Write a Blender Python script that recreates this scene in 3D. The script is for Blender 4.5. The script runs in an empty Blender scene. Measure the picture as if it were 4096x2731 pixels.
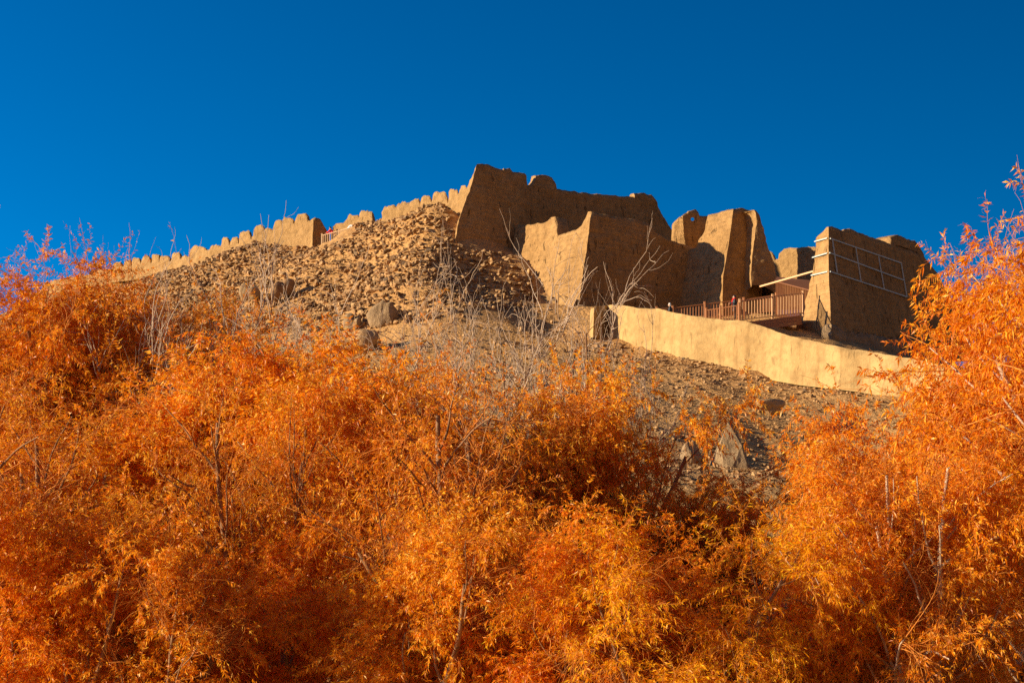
import bpy, bmesh, math, random
import numpy as np
from mathutils import Vector, Matrix

C = bpy.context.scene.collection
scene = bpy.context.scene
R = math.radians

# ------------------------------------------------------------------ camera
CAM = np.array([0.0, 0.0, 1.7])
PITCH = R(8.51)
FPX = 5627.0                       # focal length in photograph pixels (4096 wide)
cam_data = bpy.data.cameras.new('camera')
cam = bpy.data.objects.new('camera', cam_data); C.objects.link(cam)
cam.location = CAM.tolist()
cam.rotation_euler = (math.pi / 2 + PITCH, 0, 0)
cam_data.sensor_width = 36.0
cam_data.lens = 36.0 * FPX / 4096.0
cam_data.clip_start = 0.2
cam_data.clip_end = 9000.0
scene.camera = cam

# ------------------------------------------------------------------ world and sun
SUN_EL, SUN_AZ = R(14.5), (-0.967, -0.255)          # horizontal direction towards the sun
_n = math.hypot(*SUN_AZ)
SUN = Vector((SUN_AZ[0] / _n * math.cos(SUN_EL), SUN_AZ[1] / _n * math.cos(SUN_EL), math.sin(SUN_EL)))
world = bpy.data.worlds.new("World"); scene.world = world
world.use_nodes = True
wn, wl = world.node_tree.nodes, world.node_tree.links
wn.clear()
sky = wn.new('ShaderNodeTexSky'); sky.sky_type = 'NISHITA'
sky.sun_disc = False
sky.sun_elevation = SUN_EL
sky.sun_rotation = math.atan2(SUN.x, SUN.y)
sky.altitude = 3200.0
sky.air_density = 1.0
sky.dust_density = 0.3
sky.ozone_density = 3.0
# deep polarised mountain sky ahead, warm fill added low in the unseen back sky for shaded walls
hs = wn.new('ShaderNodeHueSaturation'); hs.inputs['Saturation'].default_value = 1.6
hs.inputs['Hue'].default_value = 0.503
tc = wn.new('ShaderNodeTexCoord'); sx = wn.new('ShaderNodeSeparateXYZ')
wl.new(tc.outputs['Generated'], sx.inputs[0])
def wm(op, a, b, c=None):
    m = wn.new('ShaderNodeMath'); m.operation = op
    for k, v in enumerate((a, b, c)):
        if v is None: continue
        if isinstance(v, (int, float)): m.inputs[k].default_value = v
        else: wl.new(v, m.inputs[k])
    return m.outputs[0]
pol = wm('MULTIPLY_ADD', sx.outputs[0], -1.05, 1.20)          # brighter towards the sun's side
pc = wn.new('ShaderNodeVectorMath'); pc.operation = 'SCALE'
back_fill = wn.new('ShaderNodeMapRange'); back_fill.interpolation_type = 'SMOOTHSTEP'
back_fill.inputs['From Min'].default_value = 0.05; back_fill.inputs['From Max'].default_value = 0.9
wl.new(wm('SUBTRACT', wm('MULTIPLY', sx.outputs[1], -1.0), wm('MULTIPLY', sx.outputs[2], 0.9)), back_fill.inputs['Value'])
mixw = wn.new('ShaderNodeMix'); mixw.data_type = 'RGBA'
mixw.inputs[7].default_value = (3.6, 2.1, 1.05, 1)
bg = wn.new('ShaderNodeBackground'); bg.inputs['Strength'].default_value = 0.0625
wo = wn.new('ShaderNodeOutputWorld')
wl.new(sky.outputs['Color'], hs.inputs['Color'])
wl.new(hs.outputs['Color'], pc.inputs[0]); wl.new(wm('MAXIMUM', pol, 0.5), pc.inputs['Scale'])
wl.new(back_fill.outputs[0], mixw.inputs[0]); wl.new(pc.outputs[0], mixw.inputs[6])
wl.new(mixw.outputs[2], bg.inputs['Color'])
wl.new(bg.outputs['Background'], wo.inputs['Surface'])

sl = bpy.data.lights.new('sun', 'SUN'); sl.energy = 5.0; sl.angle = R(0.53); sl.color = (1.0, 0.82, 0.55)
so = bpy.data.objects.new('sun', sl); C.objects.link(so)
so.rotation_euler = SUN.to_track_quat('Z', 'Y').to_euler()
so.location = (-60, -40, 60)

scene.view_settings.view_transform = 'Standard'
scene.view_settings.look = 'None'
scene.view_settings.gamma = 1.0
scene.view_settings.exposure = 0.80
scene.render.engine = 'CYCLES'
scene.cycles.max_bounces = 8
scene.cycles.diffuse_bounces = 4
scene.cycles.transmission_bounces = 4
scene.cycles.transparent_max_bounces = 4
scene.cycles.use_denoising = False

# ------------------------------------------------------------------ helpers
def ray(px, py):
    dx, dy = px - 2048.0, 1365.5 - py
    cp, sp = math.cos(PITCH), math.sin(PITCH)
    return np.array([dx, FPX * cp - dy * sp, FPX * sp + dy * cp])

def at(px, py, Y):
    d = ray(px, py)
    return CAM + d * (Y / d[1])

def to_px(p):
    p = np.asarray(p, float) - CAM
    cp, sp = math.cos(PITCH), math.sin(PITCH)
    w = p[..., 1] * cp + p[..., 2] * sp
    v = -p[..., 1] * sp + p[..., 2] * cp
    return np.stack([2048 + FPX * p[..., 0] / w, 1365.5 - FPX * v / w], -1)

def _hash(ix, iy, iz, seed):
    n = (ix * 374761393 + iy * 668265263 + iz * 2147483647 % 1000003 * 69069 + seed * 1274126177) & 0xffffffff
    n = ((n ^ (n >> 13)) * 1274126177) & 0xffffffff
    n = ((n ^ (n >> 16)) * 2246822519) & 0xffffffff
    return ((n ^ (n >> 15)) & 0xffffff) / float(0xffffff)

def vnoise(p, seed=0):
    p = np.asarray(p, float)
    i = np.floor(p).astype(np.int64); f = p - i
    f = f * f * (3 - 2 * f)
    r = 0
    for a in (0, 1):
        wx = f[..., 0] if a else 1 - f[..., 0]
        for b in (0, 1):
            wy = f[..., 1] if b else 1 - f[..., 1]
            for c in (0, 1):
                wz = f[..., 2] if c else 1 - f[..., 2]
                r = r + wx * wy * wz * _hash(i[..., 0] + a, i[..., 1] + b, (i[..., 2] + c) * 7919, seed)
    return r * 2 - 1

def fbm(p, octaves=4, seed=0, gain=0.5):
    p = np.asarray(p, float); s, a, t = 0, 1.0, 0
    for k in range(octaves):
        s = s + a * vnoise(p * (2 ** k), seed + 17 * k); t += a; a *= gain
    return s / t

def mesh_from(name, V, quads=None, tris=None, smooth=True):
    V = np.asarray(V, np.float32).reshape(-1, 3)
    me = bpy.data.meshes.new(name)
    loops, starts, tot, n = [], [], [], 0
    if quads is not None and len(quads):
        q = np.asarray(quads, np.int32).reshape(-1, 4)
        loops.append(q.ravel()); starts.append(np.arange(len(q)) * 4 + n); n += q.size
    if tris is not None and len(tris):
        t = np.asarray(tris, np.int32).reshape(-1, 3)
        loops.append(t.ravel()); starts.append(np.arange(len(t)) * 3 + n); n += t.size
    L = np.concatenate(loops).astype(np.int32); S = np.concatenate(starts).astype(np.int32)
    me.vertices.add(len(V)); me.vertices.foreach_set('co', V.ravel())
    me.loops.add(len(L)); me.loops.foreach_set('vertex_index', L)
    me.polygons.add(len(S)); me.polygons.foreach_set('loop_start', S)
    me.update(calc_edges=True)
    if smooth == 'auto': me.set_sharp_from_angle(angle=R(52)); smooth = True
    me.polygons.foreach_set('use_smooth', np.full(len(S), smooth, bool))
    return me

def link(name, me, mat=None, parent=None):
    o = bpy.data.objects.new(name, me); C.objects.link(o)
    if mat is not None and me is not None and not me.materials: me.materials.append(mat)
    if parent is not None: o.parent = parent
    return o

def tag(o, label=None, cat=None, group=None, kind=None):
    if label: o['label'] = label
    if cat: o['category'] = cat
    if group: o['group'] = group
    if kind: o['kind'] = kind
    return o

def thing(name, label, cat, loc=(0, 0, 0), rz=0.0, group=None):
    o = bpy.data.objects.new(name, None); C.objects.link(o)
    o.location = tuple(float(v) for v in loc); o.rotation_euler = (0, 0, rz)
    o.empty_display_size = 0.3
    return tag(o, label, cat, group)

def rebase(o):
    """put a thing's empty at the base of its parts without moving them"""
    pts = []
    for ch in o.children:
        co = np.zeros(len(ch.data.vertices) * 3, np.float32); ch.data.vertices.foreach_get('co', co)
        pts.append(co.reshape(-1, 3))
    P = np.concatenate(pts); b = np.array([P[:, 0].mean(), P[:, 1].mean(), P[:, 2].min()])
    o.location = b.tolist()
    def sh(ch):
        for c in ch: c.data.transform(Matrix.Translation((-b).tolist()))
    sh(o.children)
    for c in o.children: sh(c.children)

class MB:
    """collects boxes, tubes and arrays into one mesh"""
    def __init__(s): s.V, s.Q, s.T, s.n = [], [], [], 0
    def add(s, V, Q=None, T=None):
        V = np.asarray(V, float).reshape(-1, 3)
        if Q is not None and len(Q): s.Q.append(np.asarray(Q).reshape(-1, 4) + s.n)
        if T is not None and len(T): s.T.append(np.asarray(T).reshape(-1, 3) + s.n)
        s.V.append(V); s.n += len(V); return s
    def box(s, a, b, w, h, up=(0, 0, 1), jit=0.0):
        """a bar from a to b, w wide and h deep, with small chamfers"""
        a, b = np.asarray(a, float), np.asarray(b, float)
        t = (b - a); L = np.linalg.norm(t); t = t / L
        up = np.asarray(up, float)
        if abs(np.dot(up, t)) > 0.98: up = np.array([0.0, 1.0, 0.0])
        x = np.cross(t, up); x /= np.linalg.norm(x); y = np.cross(x, t)
        c = min(w, h) * 0.12
        prof = [(-w/2+c, -h/2), (w/2-c, -h/2), (w/2, -h/2+c), (w/2, h/2-c), (w/2-c, h/2), (-w/2+c, h/2), (-w/2, h/2-c), (-w/2, -h/2+c)]
        V = []
        for base, sc in ((a, 0.9), (a + t * c, 1), (b - t * c, 1), (b, 0.9)):
            for (u, v) in prof: V.append(base + x * u * sc + y * v * sc)
        Q = []
        for k in range(3):
            for i in range(8):
                j = (i + 1) % 8
                Q.append((k*8+i, k*8+j, k*8+8+j, k*8+8+i))
        for o_, fl in ((0, 1), (24, 0)):
            for (p, q, r_, u_) in ((0, 1, 2, 3), (0, 3, 4, 7), (4, 5, 6, 7)):
                f = (o_+p, o_+q, o_+r_, o_+u_)
                Q.append(f[::-1] if fl else f)
        V = np.array(V)
        return s.add(V, Q)
    def tube(s, P, rad, sides=6):
        P = np.asarray(P, float)[None]; rad = np.asarray(rad, float)[None]
        V, Q = tubes(P, rad, sides)
        return s.add(V, Q)
    def build(s, name, mat, parent=None, smooth=False):
        me = mesh_from(name, np.concatenate(s.V), np.concatenate(s.Q) if s.Q else None, np.concatenate(s.T) if s.T else None, smooth)
        return link(name, me, mat, parent)

def tubes(P, rad, sides, cap=True):
    """P (N,K,3) polylines, rad (N,K): swept tubes"""
    N, K, _ = P.shape
    T = np.gradient(P, axis=1); T /= np.linalg.norm(T, axis=2, keepdims=True) + 1e-9
    ref = np.zeros_like(T); ref[..., 0] = 0.31; ref[..., 1] = 0.92; ref[..., 2] = 0.23
    X = np.cross(T, ref); X /= np.linalg.norm(X, axis=2, keepdims=True) + 1e-9
    Yv = np.cross(T, X)
    a = np.arange(sides) * 2 * math.pi / sides
    V = P[:, :, None, :] + rad[:, :, None, None] * (X[:, :, None, :] * np.cos(a)[None, None, :, None] + Yv[:, :, None, :] * np.sin(a)[None, None, :, None])
    n, k, i = np.meshgrid(np.arange(N), np.arange(K - 1), np.arange(sides), indexing='ij')
    j = (i + 1) % sides
    b = n * K * sides + k * sides
    Q = np.stack([b + i, b + j, b + sides + j, b + sides + i], -1).reshape(-1, 4)
    return V.reshape(-1, 3), Q

# ------------------------------------------------------------------ materials
def new_mat(name):
    m = bpy.data.materials.new(name); m.use_nodes = True
    nt = m.node_tree; nt.nodes.clear()
    out = nt.nodes.new('ShaderNodeOutputMaterial')
    bs = nt.nodes.new('ShaderNodeBsdfPrincipled')
    nt.links.new(bs.outputs[0], out.inputs[0])
    bs.inputs['Roughness'].default_value = 0.9
    bs.inputs['Specular IOR Level'].default_value = 0.15
    return m, nt, bs, out

def N(nt, t, **kw):
    n = nt.nodes.new(t)
    for k, v in kw.items():
        if k in n.inputs: n.inputs[k].default_value = v
        else: setattr(n, k, v)
    return n

def ramp(nt, fac, stops):
    r = nt.nodes.new('ShaderNodeValToRGB'); el = r.color_ramp.elements
    while len(el) < len(stops): el.new(0.5)
    for e, (p, c) in zip(el, stops):
        e.position = p; e.color = (*c, 1) if len(c) == 3 else c
    nt.links.new(fac, r.inputs[0]); return r

def mixc(nt, fac, a, b, mode='MIX'):
    m = nt.nodes.new('ShaderNodeMix'); m.data_type = 'RGBA'; m.blend_type = mode
    for sock, v in ((m.inputs[0], fac), (m.inputs[6], a), (m.inputs[7], b)):
        if hasattr(v, 'is_linked') or isinstance(v, bpy.types.NodeSocket): nt.links.new(v, sock)
        else: sock.default_value = v if isinstance(v, float) else (*v, 1)
    return m.outputs[2]

def coords(nt, scale=(1, 1, 1), kind='Object'):
    # world-space position so that noise keeps its real scale whatever the object's origin
    g = nt.nodes.new('ShaderNodeNewGeometry') if kind == 'World' else nt.nodes.new('ShaderNodeTexCoord')
    mp = nt.nodes.new('ShaderNodeMapping'); mp.inputs['Scale'].default_value = scale
    nt.links.new(g.outputs['Position' if kind == 'World' else 'Object'], mp.inputs['Vector'])
    return mp.outputs['Vector']

def math_n(nt, op, a, b=None, c=None):
    m = nt.nodes.new('ShaderNodeMath'); m.operation = op
    for k, v in enumerate((a, b, c)):
        if v is None: continue
        if isinstance(v, (int, float)): m.inputs[k].default_value = v
        else: nt.links.new(v, m.inputs[k])
    return m.outputs[0]

def mud_material(name, c1, c2, c3, courses=0.5, crack=0.75, bump=0.85, course_h=0.62, gritty=1.0, streak=0.35):
    m, nt, bs, out = new_mat(name)
    v = coords(nt)
    big = N(nt, 'ShaderNodeTexNoise', Scale=0.22, Detail=5.0, Roughness=0.6)
    mid = N(nt, 'ShaderNodeTexNoise', Scale=1.9, Detail=7.0, Roughness=0.65)
    fine = N(nt, 'ShaderNodeTexNoise', Scale=9.0, Detail=6.0, Roughness=0.7)
    grit = N(nt, 'ShaderNodeTexVoronoi', Scale=11.0)
    for n_ in (big, mid, fine, grit): nt.links.new(v, n_.inputs['Vector'])
    r1 = ramp(nt, big.outputs[0], [(0.3, c1), (0.52, c2), (0.72, c3)])
    r2 = ramp(nt, mid.outputs[0], [(0.3, (0.72, 0.70, 0.68)), (0.6, (1.05, 1.04, 1.02))])
    col = mixc(nt, 1.0, r1.outputs[0], r2.outputs[0], 'MULTIPLY')
    # horizontal lifts of rammed mud
    vz = coords(nt, (0.25, 0.25, 1.0))
    lift = N(nt, 'ShaderNodeTexWave', Scale=0.5 / course_h, Distortion=2.6, Detail=3.0, bands_direction='Z')
    lift.inputs['Detail Scale'].default_value = 1.6
    nt.links.new(vz, lift.inputs['Vector'])
    line = ramp(nt, lift.outputs['Fac'], [(0.0, (1, 1, 1)), (0.16, (0, 0, 0)), (1, (0, 0, 0))])
    col = mixc(nt, math_n(nt, 'MULTIPLY', line.outputs[0], 0.30 * courses), col, tuple(0.5 * a for a in c1))
    # upright shrinkage cracks
    vc = coords(nt, (2.4, 2.4, 0.55))
    ck = N(nt, 'ShaderNodeTexNoise', Scale=1.3, Detail=3.0, Roughness=0.55, Distortion=0.4)
    nt.links.new(vc, ck.inputs['Vector'])
    ckr = ramp(nt, ck.outputs[0], [(0.0, (1, 1, 1)), (0.325, (1, 1, 1)), (0.35, (0, 0, 0)), (1, (0, 0, 0))])
    col = mixc(nt, math_n(nt, 'MULTIPLY', ckr.outputs[0], crack), col, tuple(0.3 * a for a in c1))
    # rain streaks washed down the face
    vs = coords(nt, (1.6, 1.6, 0.16))
    sk = N(nt, 'ShaderNodeTexNoise', Scale=1.0, Detail=6.0, Roughness=0.65); nt.links.new(vs, sk.inputs['Vector'])
    skr = ramp(nt, sk.outputs[0], [(0.30, (0.66, 0.60, 0.55)), (0.48, (1, 1, 1)), (0.72, (1.10, 1.10, 1.12))])
    col = mixc(nt, streak, col, mixc(nt, 1.0, col, skr.outputs[0], 'MULTIPLY'))
    nt.links.new(col, bs.inputs['Base Color'])
    h = math_n(nt, 'MULTIPLY', mid.outputs[0], 0.30)
    h = math_n(nt, 'ADD', h, math_n(nt, 'MULTIPLY', fine.outputs[0], 0.11 * gritty))
    h = math_n(nt, 'ADD', h, math_n(nt, 'MULTIPLY', grit.outputs['Distance'], 0.06 * gritty))
    h = math_n(nt, 'SUBTRACT', h, math_n(nt, 'MULTIPLY', line.outputs[0], 0.06 * courses))
    h = math_n(nt, 'SUBTRACT', h, math_n(nt, 'MULTIPLY', ckr.outputs[0], 0.16 * crack))
    b = N(nt, 'ShaderNodeBump', Strength=bump, Distance=0.7)
    nt.links.new(h, b.inputs['Height']); nt.links.new(b.outputs[0], bs.inputs['Normal'])
    return m

MUD = mud_material('mud_brick', (0.36, 0.205, 0.078), (0.435, 0.252, 0.10), (0.49, 0.29, 0.12))
MUD_OLD = mud_material('mud_brick_pale', (0.35, 0.21, 0.082), (0.42, 0.25, 0.102), (0.47, 0.285, 0.12), courses=0.2, crack=0.35)
PLASTER = mud_material('mud_plaster', (0.43, 0.27, 0.11), (0.485, 0.315, 0.132), (0.53, 0.355, 0.155), courses=0.0, crack=0.4, bump=0.32, gritty=0.8, streak=0.8)

def ground_material():
    m, nt, bs, out = new_mat('hillside_earth')
    v = coords(nt)
    big = N(nt, 'ShaderNodeTexNoise', Scale=0.13, Detail=6.0, Roughness=0.6)
    mid = N(nt, 'ShaderNodeTexNoise', Scale=1.3, Detail=8.0, Roughness=0.68)
    peb = N(nt, 'ShaderNodeTexVoronoi', Scale=3.2); peb2 = N(nt, 'ShaderNodeTexVoronoi', Scale=9.5)
    dis = N(nt, 'ShaderNodeTexNoise', Scale=5.0, Detail=6.0, Roughness=0.7)
    for n_ in (big, mid, peb, peb2, dis): nt.links.new(v, n_.inputs['Vector'])
    r = ramp(nt, big.outputs[0], [(0.3, (0.62, 0.335, 0.125)), (0.5, (0.74, 0.42, 0.16)), (0.7, (0.77, 0.41, 0.135))])
    r2 = ramp(nt, mid.outputs[0], [(0.3, (0.6, 0.58, 0.56)), (0.62, (1.08, 1.06, 1.04))])
    col = mixc(nt, 1.0, r.outputs[0], r2.outputs[0], 'MULTIPLY')
    pc = ramp(nt, peb2.outputs['Distance'], [(0.0, (1, 1, 1)), (0.30, (0.85, 0.85, 0.85)), (0.6, (0.7, 0.68, 0.66))])
    col = mixc(nt, 1.0, col, pc.outputs[0], 'MULTIPLY')
    nt.links.new(col, bs.inputs['Base Color'])
    h = math_n(nt, 'MULTIPLY', mid.outputs[0], 0.5)
    h = math_n(nt, 'SUBTRACT', h, math_n(nt, 'MULTIPLY', peb.outputs['Distance'], 0.22))
    h = math_n(nt, 'SUBTRACT', h, math_n(nt, 'MULTIPLY', peb2.outputs['Distance'], 0.10))
    h = math_n(nt, 'ADD', h, math_n(nt, 'MULTIPLY', dis.outputs[0], 0.16))
    b = N(nt, 'ShaderNodeBump', Strength=0.6, Distance=0.6)
    nt.links.new(h, b.inputs['Height']); nt.links.new(b.outputs[0], bs.inputs['Normal'])
    return m
EARTH = ground_material()

def stone_material(name, stops, bump=0.5, scale=3.0):
    m, nt, bs, out = new_mat(name)
    bs.inputs['Roughness'].default_value = 0.75
    v = coords(nt)
    g = nt.nodes.new('ShaderNodeNewGeometry'); oi = nt.nodes.new('ShaderNodeObjectInfo')
    f = math_n(nt, 'FRACT', math_n(nt, 'ADD', g.outputs['Random Per Island'], oi.outputs['Random']))
    r = ramp(nt, f, stops)
    n1 = N(nt, 'ShaderNodeTexNoise', Scale=scale, Detail=8.0, Roughness=0.7); nt.links.new(v, n1.inputs['Vector'])
    r2 = ramp(nt, n1.outputs[0], [(0.3, (0.6, 0.58, 0.56)), (0.65, (1.12, 1.1, 1.06))])
    nt.links.new(mixc(nt, 1.0, r.outputs[0], r2.outputs[0], 'MULTIPLY'), bs.inputs['Base Color'])
    b = N(nt, 'ShaderNodeBump', Strength=bump, Distance=0.3)
    nt.links.new(n1.outputs[0], b.inputs['Height']); nt.links.new(b.outputs[0], bs.inputs['Normal'])
    return m
STONE = stone_material('rubble_stone', [(0.0, (0.13, 0.08, 0.045)), (0.22, (0.32, 0.18, 0.085)), (0.5, (0.44, 0.26, 0.12)), (0.75, (0.55, 0.34, 0.165)), (0.9, (0.50, 0.30, 0.13)), (1.0, (0.20, 0.14, 0.09))])
BOULDER = stone_material('boulder_rock', [(0.0, (0.33, 0.22, 0.12)), (1.0, (0.40, 0.27, 0.15))], 0.9, 1.4)

def wood_material(name, c1, c2, rough=0.7, along=(1, 1, 0.08)):
    m, nt, bs, out = new_mat(name)
    bs.inputs['Roughness'].default_value = rough
    bs.inputs['Specular IOR Level'].default_value = 0.35
    v = coords(nt, (14 * along[0], 14 * along[1], 14 * along[2]))
    n1 = N(nt, 'ShaderNodeTexNoise', Scale=1.0, Detail=6.0, Roughness=0.6, Distortion=0.6); nt.links.new(v, n1.inputs['Vector'])
    r = ramp(nt, n1.outputs[0], [(0.3, c1), (0.7, c2)])
    nt.links.new(r.outputs[0], bs.inputs['Base Color'])
    b = N(nt, 'ShaderNodeBump', Strength=0.25, Distance=0.02)
    nt.links.new(n1.outputs[0], b.inputs['Height']); nt.links.new(b.outputs[0], bs.inputs['Normal'])
    return m
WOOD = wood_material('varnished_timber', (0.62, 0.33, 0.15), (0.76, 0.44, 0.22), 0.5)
WOOD_RED_SHADE = wood_material('red_brown_shaded_timber', (0.40, 0.15, 0.055), (0.52, 0.21, 0.08), 0.55)  # red brown fascia; on two railings the darker tone stands in for shade
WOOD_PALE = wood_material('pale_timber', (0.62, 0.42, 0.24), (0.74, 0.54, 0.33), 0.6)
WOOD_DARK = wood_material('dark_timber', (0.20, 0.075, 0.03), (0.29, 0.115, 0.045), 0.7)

def flat_mat(name, c, rough=0.8, spec=0.3, var=0.15, scale=20.0):
    m, nt, bs, out = new_mat(name)
    bs.inputs['Roughness'].default_value = rough; bs.inputs['Specular IOR Level'].default_value = spec
    n1 = N(nt, 'ShaderNodeTexNoise', Scale=scale, Detail=4.0); nt.links.new(coords(nt), n1.inputs['Vector'])
    r = ramp(nt, n1.outputs[0], [(0.3, tuple(a * (1 - var) for a in c)), (0.7, tuple(min(1, a * (1 + var)) for a in c))])
    nt.links.new(r.outputs[0], bs.inputs['Base Color'])
    return m
STRIP = flat_mat('white_strip_plastic', (0.50, 0.54, 0.50), 0.5, 0.4, 0.05)
SKIN = flat_mat('skin', (0.55, 0.32, 0.21), 0.6, 0.4, 0.05)
HAIR = flat_mat('black_hair', (0.012, 0.010, 0.010), 0.45, 0.5)
HAIR_GREY = flat_mat('white_hair', (0.62, 0.60, 0.56), 0.6, 0.3)
COAT_DARK = flat_mat('dark_coat', (0.018, 0.024, 0.030), 0.55, 0.45, 0.5, 9.0)
TROUSER = flat_mat('dark_trousers', (0.03, 0.028, 0.03), 0.8)
RED_COAT = flat_mat('red_jacket', (0.78, 0.035, 0.025), 0.55, 0.4)
RED_SCARF = flat_mat('red_scarf', (0.80, 0.02, 0.018), 0.85, 0.2)
WHITE_COAT = flat_mat('pale_jacket', (0.66, 0.64, 0.66), 0.7, 0.3)
SHOE = flat_mat('shoe', (0.02, 0.018, 0.016), 0.5, 0.4)

def bark_material(name, c1, c2, c3, spots=0.5):
    m, nt, bs, out = new_mat(name)
    bs.inputs['Roughness'].default_value = 0.7
    v = coords(nt)
    n1 = N(nt, 'ShaderNodeTexNoise', Scale=3.0, Detail=6.0); nt.links.new(v, n1.inputs['Vector'])
    r = ramp(nt, n1.outputs[0], [(0.3, c1), (0.55, c2), (0.75, c3)])
    v2 = coords(nt, (3.0, 3.0, 9.0))
    n2 = N(nt, 'ShaderNodeTexNoise', Scale=1.6, Detail=4.0); nt.links.new(v2, n2.inputs['Vector'])
    sp = ramp(nt, n2.outputs[0], [(0.0, (1, 1, 1)), (0.34, (1, 1, 1)), (0.38, (0, 0, 0)), (1, (0, 0, 0))])
    col = mixc(nt, math_n(nt, 'MULTIPLY', sp.outputs[0], spots), r.outputs[0], (0.045, 0.03, 0.02))
    nt.links.new(col, bs.inputs['Base Color'])
    b = N(nt, 'ShaderNodeBump', Strength=0.5, Distance=0.03)
    nt.links.new(n2.outputs[0], b.inputs['Height']); nt.links.new(b.outputs[0], bs.inputs['Normal'])
    return m
BARK = bark_material('willow_bark', (0.19, 0.095, 0.045), (0.29, 0.155, 0.075), (0.38, 0.22, 0.11))
TWIG = bark_material('leafy_twig_bark', (0.50, 0.16, 0.025), (0.62, 0.22, 0.04), (0.68, 0.28, 0.06), 0.1)
BARK_PALE = bark_material('pale_bark', (0.42, 0.30, 0.21), (0.52, 0.38, 0.27), (0.60, 0.46, 0.33), 0.35)

def leaf_material(name, stops, trans=0.42, rough=0.36, spec=0.25):
    m, nt, bs, out = new_mat(name)
    g = nt.nodes.new('ShaderNodeNewGeometry')
    r = ramp(nt, g.outputs['Random Per Island'], stops)
    v = coords(nt)
    n1 = N(nt, 'ShaderNodeTexNoise', Scale=0.9, Detail=3.0); nt.links.new(v, n1.inputs['Vector'])
    r2 = ramp(nt, n1.outputs[0], [(0.32, (0.80, 0.64, 0.5)), (0.5, (1, 1, 1)), (0.7, (1.06, 1.22, 1.3))])
    col = mixc(nt, 1.0, r.outputs[0], r2.outputs[0], 'MULTIPLY')
    oi = nt.nodes.new('ShaderNodeObjectInfo')
    tint = ramp(nt, oi.outputs['Random'], [(0.0, (0.96, 0.80, 0.6)), (0.35, (1, 0.94, 0.8)), (0.65, (1.0, 1.06, 1.0)), (1.0, (0.97, 0.90, 0.8))])
    col = mixc(nt, 1.0, col, tint.outputs[0], 'MULTIPLY')
    nt.links.new(col, bs.inputs['Base Color'])
    bs.inputs['Roughness'].default_value = rough; bs.inputs['Specular IOR Level'].default_value = spec
    tr = nt.nodes.new('ShaderNodeBsdfTranslucent'); nt.links.new(col, tr.inputs['Color'])
    mx = nt.nodes.new('ShaderNodeMixShader'); mx.inputs[0].default_value = trans
    nt.links.new(bs.outputs[0], mx.inputs[1]); nt.links.new(tr.outputs[0], mx.inputs[2])
    nt.links.new(mx.outputs[0], out.inputs[0])
    return m
LEAF_ORANGE = leaf_material('orange_leaf', [(0.0, (0.72, 0.15, 0.004)), (0.3, (0.86, 0.255, 0.005)), (0.7, (0.93, 0.37, 0.009)), (1.0, (0.96, 0.53, 0.05))])
LEAF_AMBER = leaf_material('amber_leaf', [(0.0, (0.76, 0.19, 0.004)), (0.35, (0.90, 0.32, 0.007)), (0.75, (0.95, 0.44, 0.014)), (1.0, (0.97, 0.62, 0.11))])
LEAF_GOLD = leaf_material('golden_leaf', [(0.0, (0.76, 0.22, 0.003)), (0.35, (0.90, 0.36, 0.005)), (0.75, (0.92, 0.46, 0.008)), (1.0, (0.85, 0.58, 0.03))])
# ------------------------------------------------------------------ terrain
TP = []
def tp(px, py, Y): TP.append(at(px, py, Y))
for a in [(150,1250,158),(300,1190,154),(450,1132,149),(567,1120,146),(701,1088,142),(815,1068,139),(909,1040,136),(1003,988,133),(1070,972,131),(1137,990,129),(1244,996,127),
          (1290,1000,126),(1350,985,125.5),(1423,905,124),(1485,896,121),(1529,889,120.3),(1624,860,118),(1736,826,115.8),(1785,845,114.6),(1800,910,113.2),
          (1805,978,111.4),(1898,992,111.8),(2010,1022,112.8),(2080,1045,112.0),
          # foot and face of the stone pile
          (900,1180,121),(1100,1120,118),(1300,1100,114),(1500,1080,112),(1640,1030,110),
          (800,1290,113),(1000,1300,108),(1200,1300,104),(1400,1295,101),(1600,1285,99.5),(1690,1150,102),(1700,1040,108),(1720,1240,99),
          (1850,1060,110),(1860,1120,107.5),(1900,1190,104),(2000,1180,106),(2010,1250,100),(2080,1320,97),
          # lower earth slope
          (1300,1400,95),(1500,1400,94),(1800,1390,93),(2120,1400,93),(1500,1600,82),(1900,1600,80),(1200,1600,84),(800,1500,94),(400,1350,112),(100,1340,135),(-300,1400,140),
          # below the plastered wall
          (2300,1228,105.2),(2160,1200,108.5),(2230,1340,100),(2375,1345,97.4),(2440,1356,96.4),(2600,1390,94.2),(2779,1430,92.2),(2868,1452,91.0),(3024,1480,89.2),(3195,1528,86.8),(3399,1552,84.6),(3600,1582,82.2),(3800,1625,79.5),(4000,1670,77),
          (2500,1500,86),(2800,1530,85.5),(3050,1580,83.5),(2500,1620,76.5),(2800,1620,79.5),(3150,1650,80),(2600,1750,69),(2950,1750,72.5),(3250,1780,74),(2700,1870,62.5),(2950,1860,66.5),(3150,1900,68),(2450,1900,58),(2000,1900,63),(3600,1850,64),
          # path behind it, tower feet
          (2450,1266,102),(2600,1280,104),(2750,1282,106.5),(2900,1280,107.5),(2700,1294,99),(2940,1302,96.5),(3100,1345,95.5),(3200,1368,95),(3000,1285,104),(3130,1285,104),(3130,1262,110),(3240,1300,108),(3165,1275,104),(3340,1372,96.5),(3560,1398,102),(3750,1430,107),(3900,1480,108),(4200,1620,100)]:
    tp(*a)
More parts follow.
